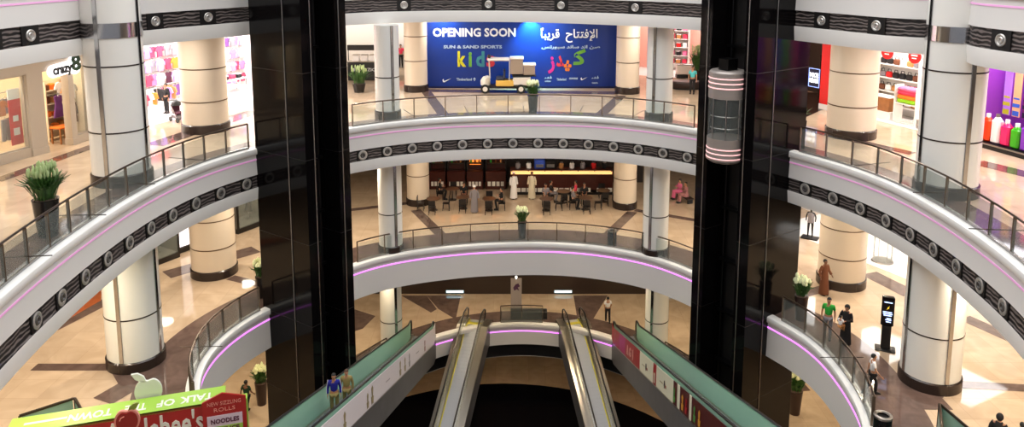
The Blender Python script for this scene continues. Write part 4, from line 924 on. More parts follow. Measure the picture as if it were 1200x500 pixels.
for k, (c, rgb) in enumerate(bot):
    x = .36+k*.47; q = F.p(x, .75, .245); m = mat('gloss_'+c, rgb, .25)
    h = (.98, 1.06, .90, .84, 1.0, .95, 1.05)[k]
    t = thing('giant_bottle', 'giant %s bottle shaped display standing on the black plinth at far right' % c, 'bottle display', q, F.out, 'giant coloured bottles')
    obj('body', MB().bbox((0, 0, h*.5), (.42, .34, h), 0, .07), m, t); obj('shoulder', MB().loft([(0, 0, h, .17, .14), (0, 0, h+.07, .12, .1), (0, 0, h+.1, .08, .08)], 16), m, t)
    obj('cap', MB().cyl((0, 0, h+.08), (0, 0, h+.24), .09, n=18), SHOPW if c != 'white' else STEEL, t)
    c2, r2 = bot[(k*3+4) % 7]; b2 = thing('hanging_banner', 'tall %s banner hanging above the giant %s bottle at far right' % (['lilac', 'peach', 'plum', 'rose', 'green', 'blue', 'amber'][k], c), 'banner', F.p(x, 1.7, 1.3), F.out, 'banners above the giant bottles')
    colb = [(.72, .50, .92), (.98, .72, .50), (.45, .12, .42), (.95, .35, .60), (.35, .85, .30), (.3, .4, .9), (.95, .7, .2)][k]
    obj('sheet', MB().bbox((0, 0, 1.4), (.36, .05, 2.7), 0, .01), mat('banner_%d' % k, colb, .4), b2)
    obj('printed_bands', MB().box((0, -.03, .55), (.34, .012, .16)).box((0, -.03, .85), (.28, .012, .08)).box((0, -.03, .2), (.30, .012, .22)), mat('banner_band_%d' % k, [(.75, .75, .1), (.2, .4, .8), (.1, .08, .2), (.95, .9, .95), (.8, .2, .2), (1, 1, 1), (.4, .1, .4)][k], .4), b2)
# ------------------------------------------------------------------ people
SK1 = mat('skin_tan', (.70, .50, .38), .55); SK2 = mat('skin_brown', (.50, .34, .25), .55); HAIRB = mat('hair_black', (.045, .035, .03), .6); HAIRD = mat('hair_brown', (.28, .17, .09), .6); SHOE = mat('shoe_dark', (.08, .07, .07), .5)
EYE = mat('eye_dark', (.06, .04, .04), .3); LIPM = mat('lips', (.52, .26, .24), .5)
def skin(name, V, Eg, R, m, parent, sub=1):
    me = bpy.data.meshes.new(name); me.from_pydata([tuple(v) for v in V], Eg, []); me.materials.append(m)
    o = link(name, me, parent); md = o.modifiers.new('Skin', 'SKIN'); md.use_smooth_shade = True
    sv = me.skin_vertices[0].data
    for i, r in enumerate(R): sv[i].radius = r if isinstance(r, tuple) else (r, r); sv[i].use_root = (i == 0)
    if sub: s = o.modifiers.new('Subdivision', 'SUBSURF'); s.levels = sub; s.render_levels = sub
    return o
class Sk:
    def __init__(s): s.V = []; s.E = []; s.R = []
    def v(s, p, r, par=None):
        s.V.append(Vector(p)); s.R.append(r)
        if par is not None: s.E.append((par, len(s.V)-1))
        return len(s.V)-1
def person(label, loc, rz, h=1.72, top='white', bottom='black', style='shirt', sleeve='short', hair=HAIRB, sk=SK1, pose='stand', arms=None, cover=None, stripe=None, group=None, seat=.46, turn=0, beard=False):
    t = thing('person', label, 'person', Vector(loc)+Vector((0, 0, .014)), rz, group); k = h/1.74; t.scale = (k, k, k)
    sit = pose == 'sit'; dz = (seat-.90)+.03 if sit else 0
    b = Sk(); pel = b.v((0, 0, .95+dz), (.135, .10)); sp = b.v((0, .0, 1.12+dz), (.125, .095), pel); ch = b.v((0, .01, 1.33+dz), (.15, .105), sp); nk = b.v((0, .0, 1.47+dz), .055, ch)
    j = b.v((0, -.02, 1.545+dz), (.058, .066), nk); hd = b.v((0, -.012, 1.62+dz), (.072, .088), j); cr = b.v((0, .0, 1.69+dz), (.062, .078), hd)
    b.v((0, -.112, 1.605+dz), .012, hd)
    for s in (-1, 1): b.v((s*.083, .01, 1.615+dz), .014, hd)
    st = .0; W = {}
    legs = {}
    for s in (-1, 1):
        hp = b.v((s*.095, 0, .90+dz), .088, pel)
        if sit: kn, an = (s*.085, -.42, seat+.03), (s*.08, -.46 if style == 'robe' else -.30, .09)
        elif pose == 'walk': kn, an = ((s*.095, -.02-s*.14, .50), (s*.095, .08-s*.24, .09+(.05 if s < 0 else 0)))
        else: kn, an = (s*.10, -.02, .50), (s*.105, .01, .09)
        a = b.v(kn, .06, hp); c = b.v(an, .04, a); b.v((an[0]*1.08, an[1]-.13, .035+(an[2]-.09)), (.038, .026), c); legs[s] = (kn, an)
    A = arms or {}
    for s in (-1, 1):
        sh = b.v((s*.175, .01, 1.41+dz), .055, ch)
        el, wr = A.get(s) or ({'walk': ((s*.235, .03+s*.08, 1.15), (s*.225, -.06+s*.20, .92)), 'sit': ((s*.23, -.0, 1.19), (s*.16, -.20, 1.20))}.get(pose) or ((s*.235, .03, 1.14), (s*.245, -.03, .90)))
        el, wr = Vector(el)+Vector((0, 0, dz)), Vector(wr)+Vector((0, 0, dz))
        a = b.v(el, .040, sh); c = b.v(wr, .026, a); d = (wr-el).normalized(); side = Vector((0, 1, 0)) if abs(d.y) < .8 else Vector((1, 0, 0)); side = (side-d*side.dot(d)).normalized()
        pm = b.v(wr+d*.06, (.034, .018), c)
        for f, ln in ((-.027, .055), (-.009, .072), (.009, .068), (.027, .05)):
            f1 = b.v(wr+d*.105+side*f, .0088, pm); f2 = b.v(wr+d*(.105+ln*.5)+side*f-Vector((s*.006, .004, 0)), .0085, f1); b.v(wr+d*(.10+ln)+side*f-Vector((s*.02, .01, 0)), .0075, f2)
        t1 = b.v(wr+d*.05-side*.045, .010, pm); b.v(wr+d*.09-side*.055, .0085, t1)
        W[s] = (Vector((s*.175, .01, 1.41+dz)), el, wr)
    body = skin('body', b.V, b.E, b.R, sk, t)
    e = MB()
    for s in (-1, 1): e.sphere((s*.034, -.092, 1.635+dz), .012, .009, .009, 8, 5)
    obj('eyes', e, EYE, t); obj('mouth', MB().sphere((0, -.088, 1.562+dz), .024, .008, .008, 8, 5), LIPM, t)
    def cap(name, c, r, cut, m, low=1.50):
        mb = MB().sphere(c, *r, 16, 12); kf = []
        for f in mb.f:
            q = [mb.v[i] for i in f]; y = sum(p[1] for p in q)/len(q); z = sum(p[2] for p in q)/len(q)
            if not (y < cut and z < c[2]+.035) and z > low+dz: kf.append(f)
        mb.f = kf; return obj(name, mb, m, t)
    if cover: cap('headscarf' if cover != 'cap' else 'cap', (0, .012, 1.635+dz), (.108, .125, .128), -.03, GM[top] if cover == 'same' else GM['white'], 1.44 if cover != 'cap' else 1.62)
    else: cap('hair', (0, .014, 1.645+dz), (.088, .104, .096), -.025, hair, 1.555)
    m1, m2 = GM[top], GM[bottom]
    q = Sk()
    if style in ('shirt',):
        w = q.v((0, 0, .93+dz), (.155, .118)); a = q.v((0, 0, 1.14+dz), (.148, .112), w); c = q.v((0, .01, 1.33+dz), (.168, .122), a); q.v((0, .005, 1.445+dz), (.075, .07), c)
        for s in (-1, 1):
            S0, el, wr = W[s]; h0 = q.v(S0, .072, c)
            if sleeve == 'long': g = q.v(el, .056, h0); q.v(wr-(wr-el)*.06, .044, g)
            else: q.v(S0+(el-S0)*.75, .060, h0)
        obj_top = skin('shirt', q.V, q.E, q.R, m1, t)
        if stripe:
            for s in (-1, 1):
                S0, el, wr = W[s]; off = Vector((s*.05, 0, .03)); obj('sleeve_stripe', MB().tube([S0+off+Vector((0, 0, .03)), S0+(el-S0)*.5+off, el+Vector((s*.05, 0, 0)), el+(wr-el)*.8+Vector((s*.045, 0, 0))], .014, 6), GM[stripe], obj_top)
        q = Sk(); w = q.v((0, 0, .95+dz), (.145, .112)); 
        for s in (-1, 1):
            kn, an = legs[s]; hp = q.v((s*.095, 0, .88+dz), .10, w); a = q.v(kn, .076, hp); q.v((an[0], an[1], an[2]-.01), .062, a)
        skin('trousers', q.V, q.E, q.R, m2, t)
    else:                                   # long robe or dress down to the ankles
        if sit: rg = [(0, -.02, .42, .27, .26), (0, -.02, .62, .24, .22), (0, 0, 1.14+dz, .165, .13), (0, .01, 1.36+dz, .185, .13), (0, .005, 1.45+dz, .08, .075)]
        else: rg = [(0, .0, .06, .25, .22), (0, 0, .5, .215, .185), (0, 0, .93, .185, .15), (0, 0, 1.14, .165, .125), (0, .01, 1.34, .19, .13), (0, .01, 1.42, .15, .10), (0, .005, 1.475, .07, .07)]
        rb = obj('robe', MB().loft(rg, 18), m1, t)
        for s in (-1, 1):
            S0, el, wr = W[s]; obj('sleeve', MB().tube([S0-Vector((s*.03, 0, 0)), S0+(el-S0)*.4, el, wr-(wr-el)*.05], [.075, .068, .062, .066], 10), m1, rb)
        if sit:
            for s in (-1, 1): kn, an = legs[s]; obj('robe_leg', MB().tube([(s*.1, 0, .92+dz), kn, (an[0], an[1], .12)], [.12, .105, .10], 10), m1, rb)
    for s in (-1, 1):
        kn, an = legs[s]; obj('shoe', MB().loft([(an[0], an[1]-.06, an[2]-.09, .05, .14), (an[0], an[1]-.06, an[2]-.05, .052, .14), (an[0], an[1]-.02, an[2]-.01, .046, .09), (an[0], an[1]+.015, an[2]+.03, .04, .05)], 10), SHOE, t)
    return t
# middle floor, right of the right tower
person('man in a bright green shirt and grey trousers at the curved railing', fl(969, 397, 'L1'), -.5, 1.78, 'green', 'grey', pose='stand')
w = fl(990, 403, 'L1')
person('woman in a long black robe and headscarf carrying a child in white', w, -.9, 1.66, 'black', style='robe', cover='same', arms={-1: ((-.25, -.06, 1.14), (-.16, -.30, 1.10)), 1: ((.25, -.02, 1.12), (.12, -.28, 1.14))})
d = Vector((math.sin(-.9)*.30, -math.cos(-.9)*.30, 0))
person('small child in white held by the woman in the long black robe', (w.x+d.x*1.0-.1, w.y+d.y*1.0-.05, w.z+.62), -.9+PI, .95, 'white', 'tan', pose='sit', seat=.46)
person('person in an orange brown robe walking in front of the right cream column', fl(965, 345, 'L1'), .4, 1.7, 'brown', style='robe', pose='stand', sk=SK2, arms={-1: ((-.3, .02, 1.18), (-.36, -.1, .98)), 1: ((.28, .02, 1.14), (.34, -.08, .95))})
person('boy in a white shirt and black trousers walking along the right railing', fl(1011, 464, 'L1')+Vector((.35, .1, 0)), 1.3, 1.55, 'white', 'black', pose='walk')
q = fl(1172, 487, "L1", 1.6); person("person in a black robe and headscarf at the bottom right edge", Vector((q.x, q.y, LV["L1"])), 2.4, 1.66, "black", style="robe", cover="same")
person('person in a plum shirt at the bottom right corner beside the black robe', Vector((fl(1192, 494, 'L1', 1.55).x+.1, fl(1192, 494, 'L1', 1.55).y-.1, LV['L1'])), 2.8, 1.6, 'plum', 'black')
# lower floor and escalators
GM['darkgreen'] = mat('cloth_darkgreen', (.07, .24, .16), .85); GM['royal'] = mat('cloth_royal', (.08, .10, .55), .8); GM['khaki'] = mat('cloth_khaki', (.56, .50, .30), .85); GM['cream'] = mat('cloth_cream', (.84, .80, .70), .85); GM['floral'] = mat('cloth_floral', (.62, .42, .42), .85, noise=.5, nscale=14)
person('man in a dark green shirt and black trousers beside the lower left planter', fl(290, 484, 'L0'), PI-.3, 1.78, 'darkgreen', 'black', pose='walk', sk=SK2)
person('person in a white shirt and black trousers on the lower floor near an escalator', fl(712, 377, 'L0'), PI, 1.66, 'white', 'black', pose='walk')
def on_run(R, s, w): p = R.p(s, w, .0); return Vector((p.x, p.y, max(R.z(math.floor(s/.4)*.4), R.z(math.floor(s/.4)*.4+.4))+LV['B']))
person('person in a royal blue top with white sleeve stripes riding the left green glass escalator', on_run(RL, 16.5, -.12), .15, 1.70, 'royal', 'khaki', sleeve='long', stripe='white', hair=HAIRB)
person('brown haired person in khaki riding behind the one in royal blue', on_run(RL, 15.7, .12), .1, 1.68, 'khaki', 'khaki', sleeve='long', hair=HAIRD)
# upper floor
q = fl(811, 110, 'L2'); person('person in a teal shirt standing by the dark round seat on the upper floor', q, -.4, 1.68, 'teal', 'black')
person('person in dark clothes standing in the bright clothes shop left of the cream column', fl(196, 133, 'L2'), -.5, 1.62, 'black', 'black', sleeve='long')
person('person in a black robe at the left end of the bright clothes shop', fl(173, 117, 'L2'), .6, 1.68, 'black', style='robe', cover='same')
person('person in a red top and black trousers far behind between the two left upper columns', fl(470, 79, 'L2'), 0, 1.72, 'rose', 'black')
# middle floor, far: waiters and guests
person('man in a long white robe and white cap by the cafe counter', fl(602, 231, 'L1')-Vector((0, .3, 0)), .5, 1.76, 'white', style='robe', cover='cap', sk=SK2)
person('bareheaded man in a long cream robe by the cafe counter', fl(623, 231, 'L1')-Vector((0, .3, 0)), -.3, 1.78, 'cream', style='robe', sk=SK2)
person('person in a pale grey robe standing among the left cafe tables', fl(556, 249, 'L1'), PI, 1.72, 'grey', style='robe', cover='cap')
pa, pb = fl(803, 237, 'L1'), fl(795, 232, 'L1'); v = pa-pb; v.normalize(); nn = Vector((v.y, -v.x, 0))
if nn.y > 0: nn = -nn
pb = pa-v*.75; rzs = math.atan2(nn.x, -nn.y)
person('person in a patterned dress sitting on the dark bench beyond the cafe', pa, rzs, 1.66, 'floral', style='robe', pose='sit', seat=.53)
person('person in a pink dress sitting on the dark bench beyond the cafe', pb, rzs, 1.62, 'pink', style='robe', pose='sit', seat=.53)
q = (pa+pb)/2-nn*.10
t = thing('bench', 'dark bench under the two sitting people in dresses beyond the cafe', 'bench', (q.x, q.y, LV['L1']), rzs)
obj('seat', MB().bbox((0, 0, .335), (1.7, .5, .07), 0, .02), mat('brown_leather', (.16, .10, .09), .4), t)
for sx in (-.7, .7): obj('leg', MB().bbox((sx, .05, .15), (.08, .36, .30), 0, .01), BLACKM, t)
# ------------------------------------------------------------------ cafe on the middle floor
CW = mat('cafe_wood', (.26, .10, .07), .35, noise=.2, nscale=3); CD = mat('cafe_dark', (.08, .055, .05), .5); AMB = mat('amber_light', (1, .65, .3), .4, emit=(1, .55, .2), es=1.1); WTILE = mat('white_tile', (.88, .87, .84), .3)
Z1 = LV['L1']; Yc = 48.3
struct('wall_back', MB().box((1.0, 51.2, Z1+2.6), (16, .2, 5.2)), mat('wall_cafe', (.13, .08, .065), .5))
a, b = at(598, 220, Yc).x, at(718, 220, Yc).x
t = thing('cafe_counter', 'long dark red wooden cafe counter with a lit glass top', 'counter', ((a+b)/2, Yc+.45, Z1)); L = b-a
hz = at(600, 205, Yc).z-Z1
obj('plinth', MB().box((0, 0, .08), (L, .8, .16)), CD, t)
tm = MB(); n = int(L/.34)
for i in range(n):
    if i % 8 != 7: tm.box((-L/2+.17+i*L/n, -.41, .33), (L/n*.82, .03, .26))
obj('tile_row', tm, WTILE, t, smooth=False)
obj('front_panel', MB().box((0, .0, (.5+hz)/2+.0), (L, .78, hz-.16)), CW, t)
obj('lit_shelf', MB().box((0, -.05, hz+.12), (L-.1, .7, .16)), mat('counter_glow', (1, .85, .6), .4, emit=(1, .74, .45), es=.9), t)
obj('glass_top', MB().box((0, 0, hz+.30), (L, .8, .05)), CW, t); 
for k in range(7): obj('top_post', MB().box((-L/2+.1+k*(L-.2)/6, -.3, hz+.16), (.06, .06, .26)), CD, t)
hb = ['grey', 'white', 'blue', 'black', 'tan', 'white', 'grey', 'red', 'black']
for k in range(9):
    x = a+.5+k*(L-1)/8; kk = thing('coffee_machine' if k in (2, 3) else 'counter_jar', ('tall blue grey coffee machine' if k == 2 else 'dark coffee machine' if k == 3 else '%s jar' % hb[k])+' standing on the cafe counter, %s from its left end' % ORD[k], 'coffee machine' if k in (2, 3) else 'jar', (x, Yc+.5, Z1+hz+.327))
    if k in (2, 3): obj('housing', MB().bbox((0, 0, .3), (.7, .5, .6), 0, .05), GM[hb[k]], kk); obj('spout_panel', MB().box((0, -.26, .22), (.5, .04, .2)), STEEL, kk)
    else: obj('jar_body', MB().lathe([(0, 0), (.14, 0), (.16, .06), (.16, .3), (.1, .36), (0, .36)], n=14), GM[hb[k]], kk); obj('lid', MB().lathe([(.11, .36), (.11, .42), (0, .44)], n=14), STEEL, kk)
# left half: bar shelves with amber panels
for k, (u0, u1, lab) in enumerate(((503, 522, 'leftmost dark cafe bar cabinet with an amber lit panel'), (524, 545, 'dark cafe bar cabinet with an amber lit panel behind the person in the pale robe'), (547, 566, 'dark cafe bar cabinet with an amber lit panel left of the waiter'), (569, 593, 'rightmost dark cafe bar cabinet with an amber lit panel'))):
    xa, xb = at(u0, 220, 49.4).x, at(u1, 220, 49.4).x; t = thing('bar_cabinet', lab, 'cabinet', ((xa+xb)/2, 49.8, Z1)); w_ = xb-xa
    obj('carcass', MB().bbox((0, 0, .62), (w_, .7, 1.24), 0, .03), CW, t); obj('side_panel', MB().box((-w_/2+.03, .1, 1.95), (.06, .5, 1.4)), CD, t); obj('side_panel', MB().box((w_/2-.03, .1, 1.95), (.06, .5, 1.4)), CD, t)
    obj('back_board', MB().box((0, .32, 1.95), (w_, .06, 1.4)), CW, t); obj('lit_panel', MB().box((0, .27, 2.2 if k != 2 else 1.8), (w_*.7, .04, .5)), AMB, t); obj('shelf_board', MB().box((0, .1, 1.72), (w_-.12, .5, .04)), CD, t)
    mm = MB()
    for i in range(4): mm.box((-w_/2+.1+(i+.5)*(w_-.2)/4, -.362, .4), ((w_-.2)/4*.7, .03, .3)); 
    obj('tile_row', mm, WTILE, t, smooth=False)
    for i in range(3):
        jj = thing('bottle', 'small bottle, %s on the shelf of the %s dark cafe bar cabinet' % (ORD[i], ORD[k]), 'bottle', ((xa+xb)/2-w_*.25+i*w_*.25, 49.88, Z1+1.742), 0, 'bottles on the bar cabinets')
        obj('glass_body', MB().lathe([(0, 0), (.06, 0), (.065, .16), (.025, .22), (.022, .30), (0, .30)], n=10), GM[['green', 'brown', 'tan'][i]], jj); obj('cap', MB().lathe([(.026, .29), (.026, .33), (0, .33)], n=8), STEEL, jj)
for k in range(7):
    u = 512+k*32; q = at(u, 198, 46.8); t = thing('pendant_lamp', 'small amber pendant lamp hanging over the cafe, %s from the left' % ORD[k], 'pendant lamp', (q.x, 46.8, T1), 0, 'cafe pendant lamps')
    obj('cord', MB().cyl((0, 0, 0), (0, 0, -1.1), .012, n=5), CD, t); obj('shade', MB().lathe([(.05, -1.1), (.2, -1.35), (.19, -1.35), (.04, -1.12)], n=16), CD, t); obj('bulb', MB().sphere((0, 0, -1.3), .08), mat('bulb_amber', (1, .7, .4), .4, emit=(1, .62, .3), es=6), t)
# tables and chairs
CH = mat('chair_dark', (.085, .065, .06), .45); TT = mat('table_top', (.34, .24, .18), .3)
def cafe_table(label, loc):
    t = thing('cafe_table', label, 'table', loc, 0, 'cafe tables')
    obj('table_top', MB().lathe([(0, .72), (.42, .72), (.43, .735), (.42, .75), (0, .75)], n=26), TT, t); obj('pedestal', MB().lathe([(.05, .03), (.035, .12), (.035, .68), (.12, .72)], n=12), DARKSTEEL, t); obj('foot', MB().lathe([(0, 0), (.26, 0), (.24, .03), (0, .04)], n=20), DARKSTEEL, t)
    return t
def cafe_chair(label, loc, rz):
    t = thing('cafe_chair', label, 'chair', loc+Vector((0, 0, .012)), rz, 'cafe chairs')
    obj('seat', MB().bbox((0, 0, .44), (.44, .42, .05), 0, .03), CH, t)
    obj('backrest', MB().bbox((0, .2, .72), (.42, .04, .34), 0, .02).box((-.17, .2, .5), (.04, .035, .14)).box((.17, .2, .5), (.04, .035, .14)), CH, t)
    for sx in (-1, 1):
        for sy in (-1, 1): obj('leg', MB().cyl((sx*.18, sy*.17, .42), (sx*.20, sy*.20, 0), .018, n=6), CH, t)
    return t
tabs = [(508, 249), (530, 237), (543, 247), (573, 249), (640, 249), (660, 240), (686, 248), (707, 239)]
SD = [((0, -.78), PI, 'near side'), ((-.78, .0), PI/2, 'left side'), ((.78, .0), -PI/2, 'right side'), ((0, .78), 0, 'far side')]
# rz turns the chair's front (-Y) to face the table
first = None
sitters = {(1, 1): ('black', 'black'), (2, 3): ('black', 'plum'), (3, 2): ('black', 'black'), (4, 3): ('grey', 'black'), (5, 1): ('black', 'grey'), (5, 2): ('rose', 'black'), (6, 3): ('black', 'black'), (6, 1): ('grey', 'black')}
for k, (u, v) in enumerate(tabs):
    c = fl(u, v-3, 'L1'); cafe_table('round cafe table, %s from the left' % ORD[k], c)
    for i, ((dx, dy), rz, sd) in enumerate(SD):
        if (k, i) in ((0, 3), (1, 0), (2, 1), (2, 2), (4, 1), (7, 1), (5, 3), (3, 1)): continue
        loc = c+Vector((dx, dy, 0)); rz2 = {0: PI, 1: PI/2, 2: -PI/2, 3: 0}[i]
        lab = 'dark cafe chair on the %s of the %s table from the left' % (sd, ORD[k])
        if first is None: first = cafe_chair(lab, loc, rz2)
        else: dup(first, loc+Vector((0, 0, .012)), rz2, lab)
        if (k, i) in sitters:
            tp, bt = sitters[(k, i)]
            person('guest in a %s top sitting on the %s of the %s cafe table' % (tp, sd, ORD[k]), loc, rz2, 1.68, tp, bt, sleeve='long', pose='sit', seat=.61, group=None)
# ------------------------------------------------------------------ middle floor shops
DKFR = mat('vitrine_frame', (.07, .055, .05), .3); VIT = mat('vitrine_grey', (.40, .39, .36), .5)
F = Front('L1', (-19.8, 33.6), (-13.1, 45.0), (-1, .5))
def vitrine(F, x0, x1, h, d, label):
    t = thing('shop_vitrine', label, 'display window', (0, 0, 0))
    def bx(nm, a, b, c, e, z0, z1, m): mb = MB(); F.box(mb, a, b, c, e, z0, z1); return obj(nm, mb, m, t, smooth=False)
    bx('base', x0, x1, 0, d, 0, .28, DKFR); bx('floor_panel', x0+.08, x1-.08, .06, d-.1, .28, .31, VIT); bx('back_panel', x0+.06, x1-.06, d-.08, d, .28, h, VIT)
    bx('side_panel', x0, x0+.06, .04, d, .28, h, VIT); bx('side_panel', x1-.06, x1, .04, d, .28, h, VIT); bx('top_panel', x0, x1, 0, d, h, h+.15, DKFR)
    for x in (x0, x1-.09): bx('frame_post', x, x+.09, -.03, .06, .28, h, DKFR)
    bx('glass_pane', x0+.09, x1-.09, .0, .012, .3, h, GLASS)
    return t
struct('wall_left', (lambda mb: (F.box(mb, -3, 13.5, 1.9, 2.05, 0, 5.1), mb)[1])(MB()), mat('wall_brown', (.36, .28, .23), .5))
def vx(u, v): x, z = F.xz((u, v), 0); return x
v1, v2, v3, v4 = vx(186, 312), vx(209, 300), vx(279, 272), vx(312, 262)
vitrine(F, v1-.2, v2+.1, 3.6, 1.6, 'dark framed shop window left of the cream column on the middle floor')
vitrine(F, v3, v4+.3, 3.6, 1.6, 'dark framed shop window right of the cream column on the middle floor')
t = thing('lit_poster', 'white lit poster panel beside the dark framed shop window left of the cream column', 'poster', F.p(v2+.85, .5, 0), F.out)
obj('panel', MB().bbox((0, 0, 1.95), (1.15, .12, 3.3), 0, .02), mat('poster_lit', (1, 1, 1), .4, emit=(1, .97, 1), es=.8), t); obj('plinth', MB().bbox((0, 0, .15), (1.2, .3, .3), 0, .02), DKFR, t)
def goods(F, x, label, c, s=1):
    t = thing('dress_form', label, 'dress form', F.p(x, .85, .322), F.out)
    obj('torso', MB().loft([(0, 0, .95, .13, .10), (0, 0, 1.12, .12, .09), (0, 0, 1.35, .17, .11), (0, 0, 1.46, .14, .08), (0, 0, 1.52, .05, .05), (0, 0, 1.6, .045, .045)], 14), GM[c], t)
    obj('skirt', MB().loft([(0, 0, .45, .26, .2), (0, 0, .95, .13, .10)], 14), GM[c], t); obj('pole', MB().cyl((0, 0, .02), (0, 0, .5), .02), STEEL, t); obj('foot', MB().lathe([(0, 0), (.16, 0), (.15, .03), (0, .03)], n=16), STEEL, t)
goods(F, (v1+v2)/2-.05, 'dark dress form in the window left of the cream column', 'black')
goods(F, v3+.55, 'grey dress form in the window right of the cream column', 'grey'); goods(F, v3+1.5, 'black dress form beside the grey one in the window right of the cream column', 'black')
area('shop_lamp', F.p((v1+v2)/2, .8, 3.5), 1, 45, (1, .9, .75)); area('shop_lamp', F.p((v3+v4)/2, .8, 3.5), 1, 45, (1, .9, .75))
# white lit shop at right
F = Front('L1', (14.7, 42.8), (21.0, 31.2), (1, .5))
struct('wall_right', (lambda mb: (F.box(mb, -2, 13.5, 4.2, 4.35, 0, 5.1), mb)[1])(MB()), SHOPW)
o = obj('white_floor', (lambda mb: (F.box(mb, .3, 12.8, .25, 4.2, 0, .012), mb)[1])(MB()), SHINE, FLOORS['L1'])
for k in range(3): area('shop_lamp', F.p(2.2+4.2*k, 2.0, 4.9), 3, 130, (1, .98, .97), (0, 0, F.rz), 'RECTANGLE', 3)
x, z = F.xz((938, 255), 3.9); t = thing('blue_poster', 'large deep blue poster on the rear wall of the white lit shop', 'poster', F.p(x, 4.1, 0), F.out)
obj('panel', MB().bbox((0, 0, 2.1), (1.7, .08, 3.6), 0, .02), mat('poster_deep_blue', (.10, .18, .55), .4), t); obj('pale_spot', MB().cyl((.1, -.05, 2.3), (.1, -.06, 2.3), .5, n=20), mat('poster_pale', (.7, .8, .95), .4), t)
q = fl(949, 279, 'L1'); t = thing('mannequin', 'black mannequin in dark clothes on a dark base in the white lit shop', 'mannequin', (q.x, q.y, LV['L1']), -.6)
b = Sk(); p_ = b.v((0, 0, 1.0), (.12, .09)); s_ = b.v((0, 0, 1.18), (.11, .085), p_); c_ = b.v((0, 0, 1.40), (.15, .10), s_); n_ = b.v((0, 0, 1.54), .05, c_); h_ = b.v((0, -.01, 1.68), (.075, .09), n_); b.v((0, 0, 1.76), .06, h_)
for s in (-1, 1):
    e = b.v((s*.17, 0, 1.47), .055, c_); e = b.v((s*.25, .04, 1.22), .042, e); b.v((s*.24, -.04, .98), .03, e); e = b.v((s*.095, 0, .95), .085, p_); e = b.v((s*.11, -.02, .55), .06, e); e = b.v((s*.12, 0, .14), .04, e); b.v((s*.13, -.1, .1), .03, e)
skin('body', b.V, b.E, b.R, BLACKM, t); obj('base', MB().bbox((0, 0, .04), (.9, .6, .08), 0, .02), BLACKM, t)
obj('jacket', MB().loft([(0, 0, .92, .18, .14), (0, 0, 1.18, .155, .125), (0, 0, 1.40, .195, .135), (0, 0, 1.5, .1, .09)], 14), GM['grey'], t)
q = fl(1034, 306, 'L1'); t = thing('clear_display_stand', 'clear round display stand in the white lit shop right of the cream column', 'display stand', (q.x, q.y, LV['L1']))
obj('base', MB().lathe([(0, 0), (.55, 0), (.5, .08), (0, .1)], n=24), STEEL, t); obj('glass_drum', MB().lathe([(.48, .1), (.48, 1.35), (0, 1.36)], n=24), GLASS, t); obj('top_ring', MB().lathe([(.44, 1.34), (.5, 1.34), (.5, 1.42), (.44, 1.42)], n=24), STEEL, t)
for k in range(4): a = k*PI/2; obj('rod', MB().cyl((.46*math.cos(a), .46*math.sin(a), .1), (.46*math.cos(a), .46*math.sin(a), 1.34), .015, n=6), STEEL, t)
q = fl(1150, 362, 'L1'); t = thing('light_box_bench', 'glowing white box bench on the middle floor right of the thick white column', 'light box', (q.x+.4, q.y+.6, LV['L1']), F.rz)
obj('lit_box', MB().bbox((0, 0, .34), (2.6, .9, .56), 0, .03), mat('box_glow', (1, 1, 1), .4, emit=(1, 1, 1), es=1.3), t); obj('plinth', MB().box((0, 0, .03), (2.5, .8, .06)), BLACKM, t)
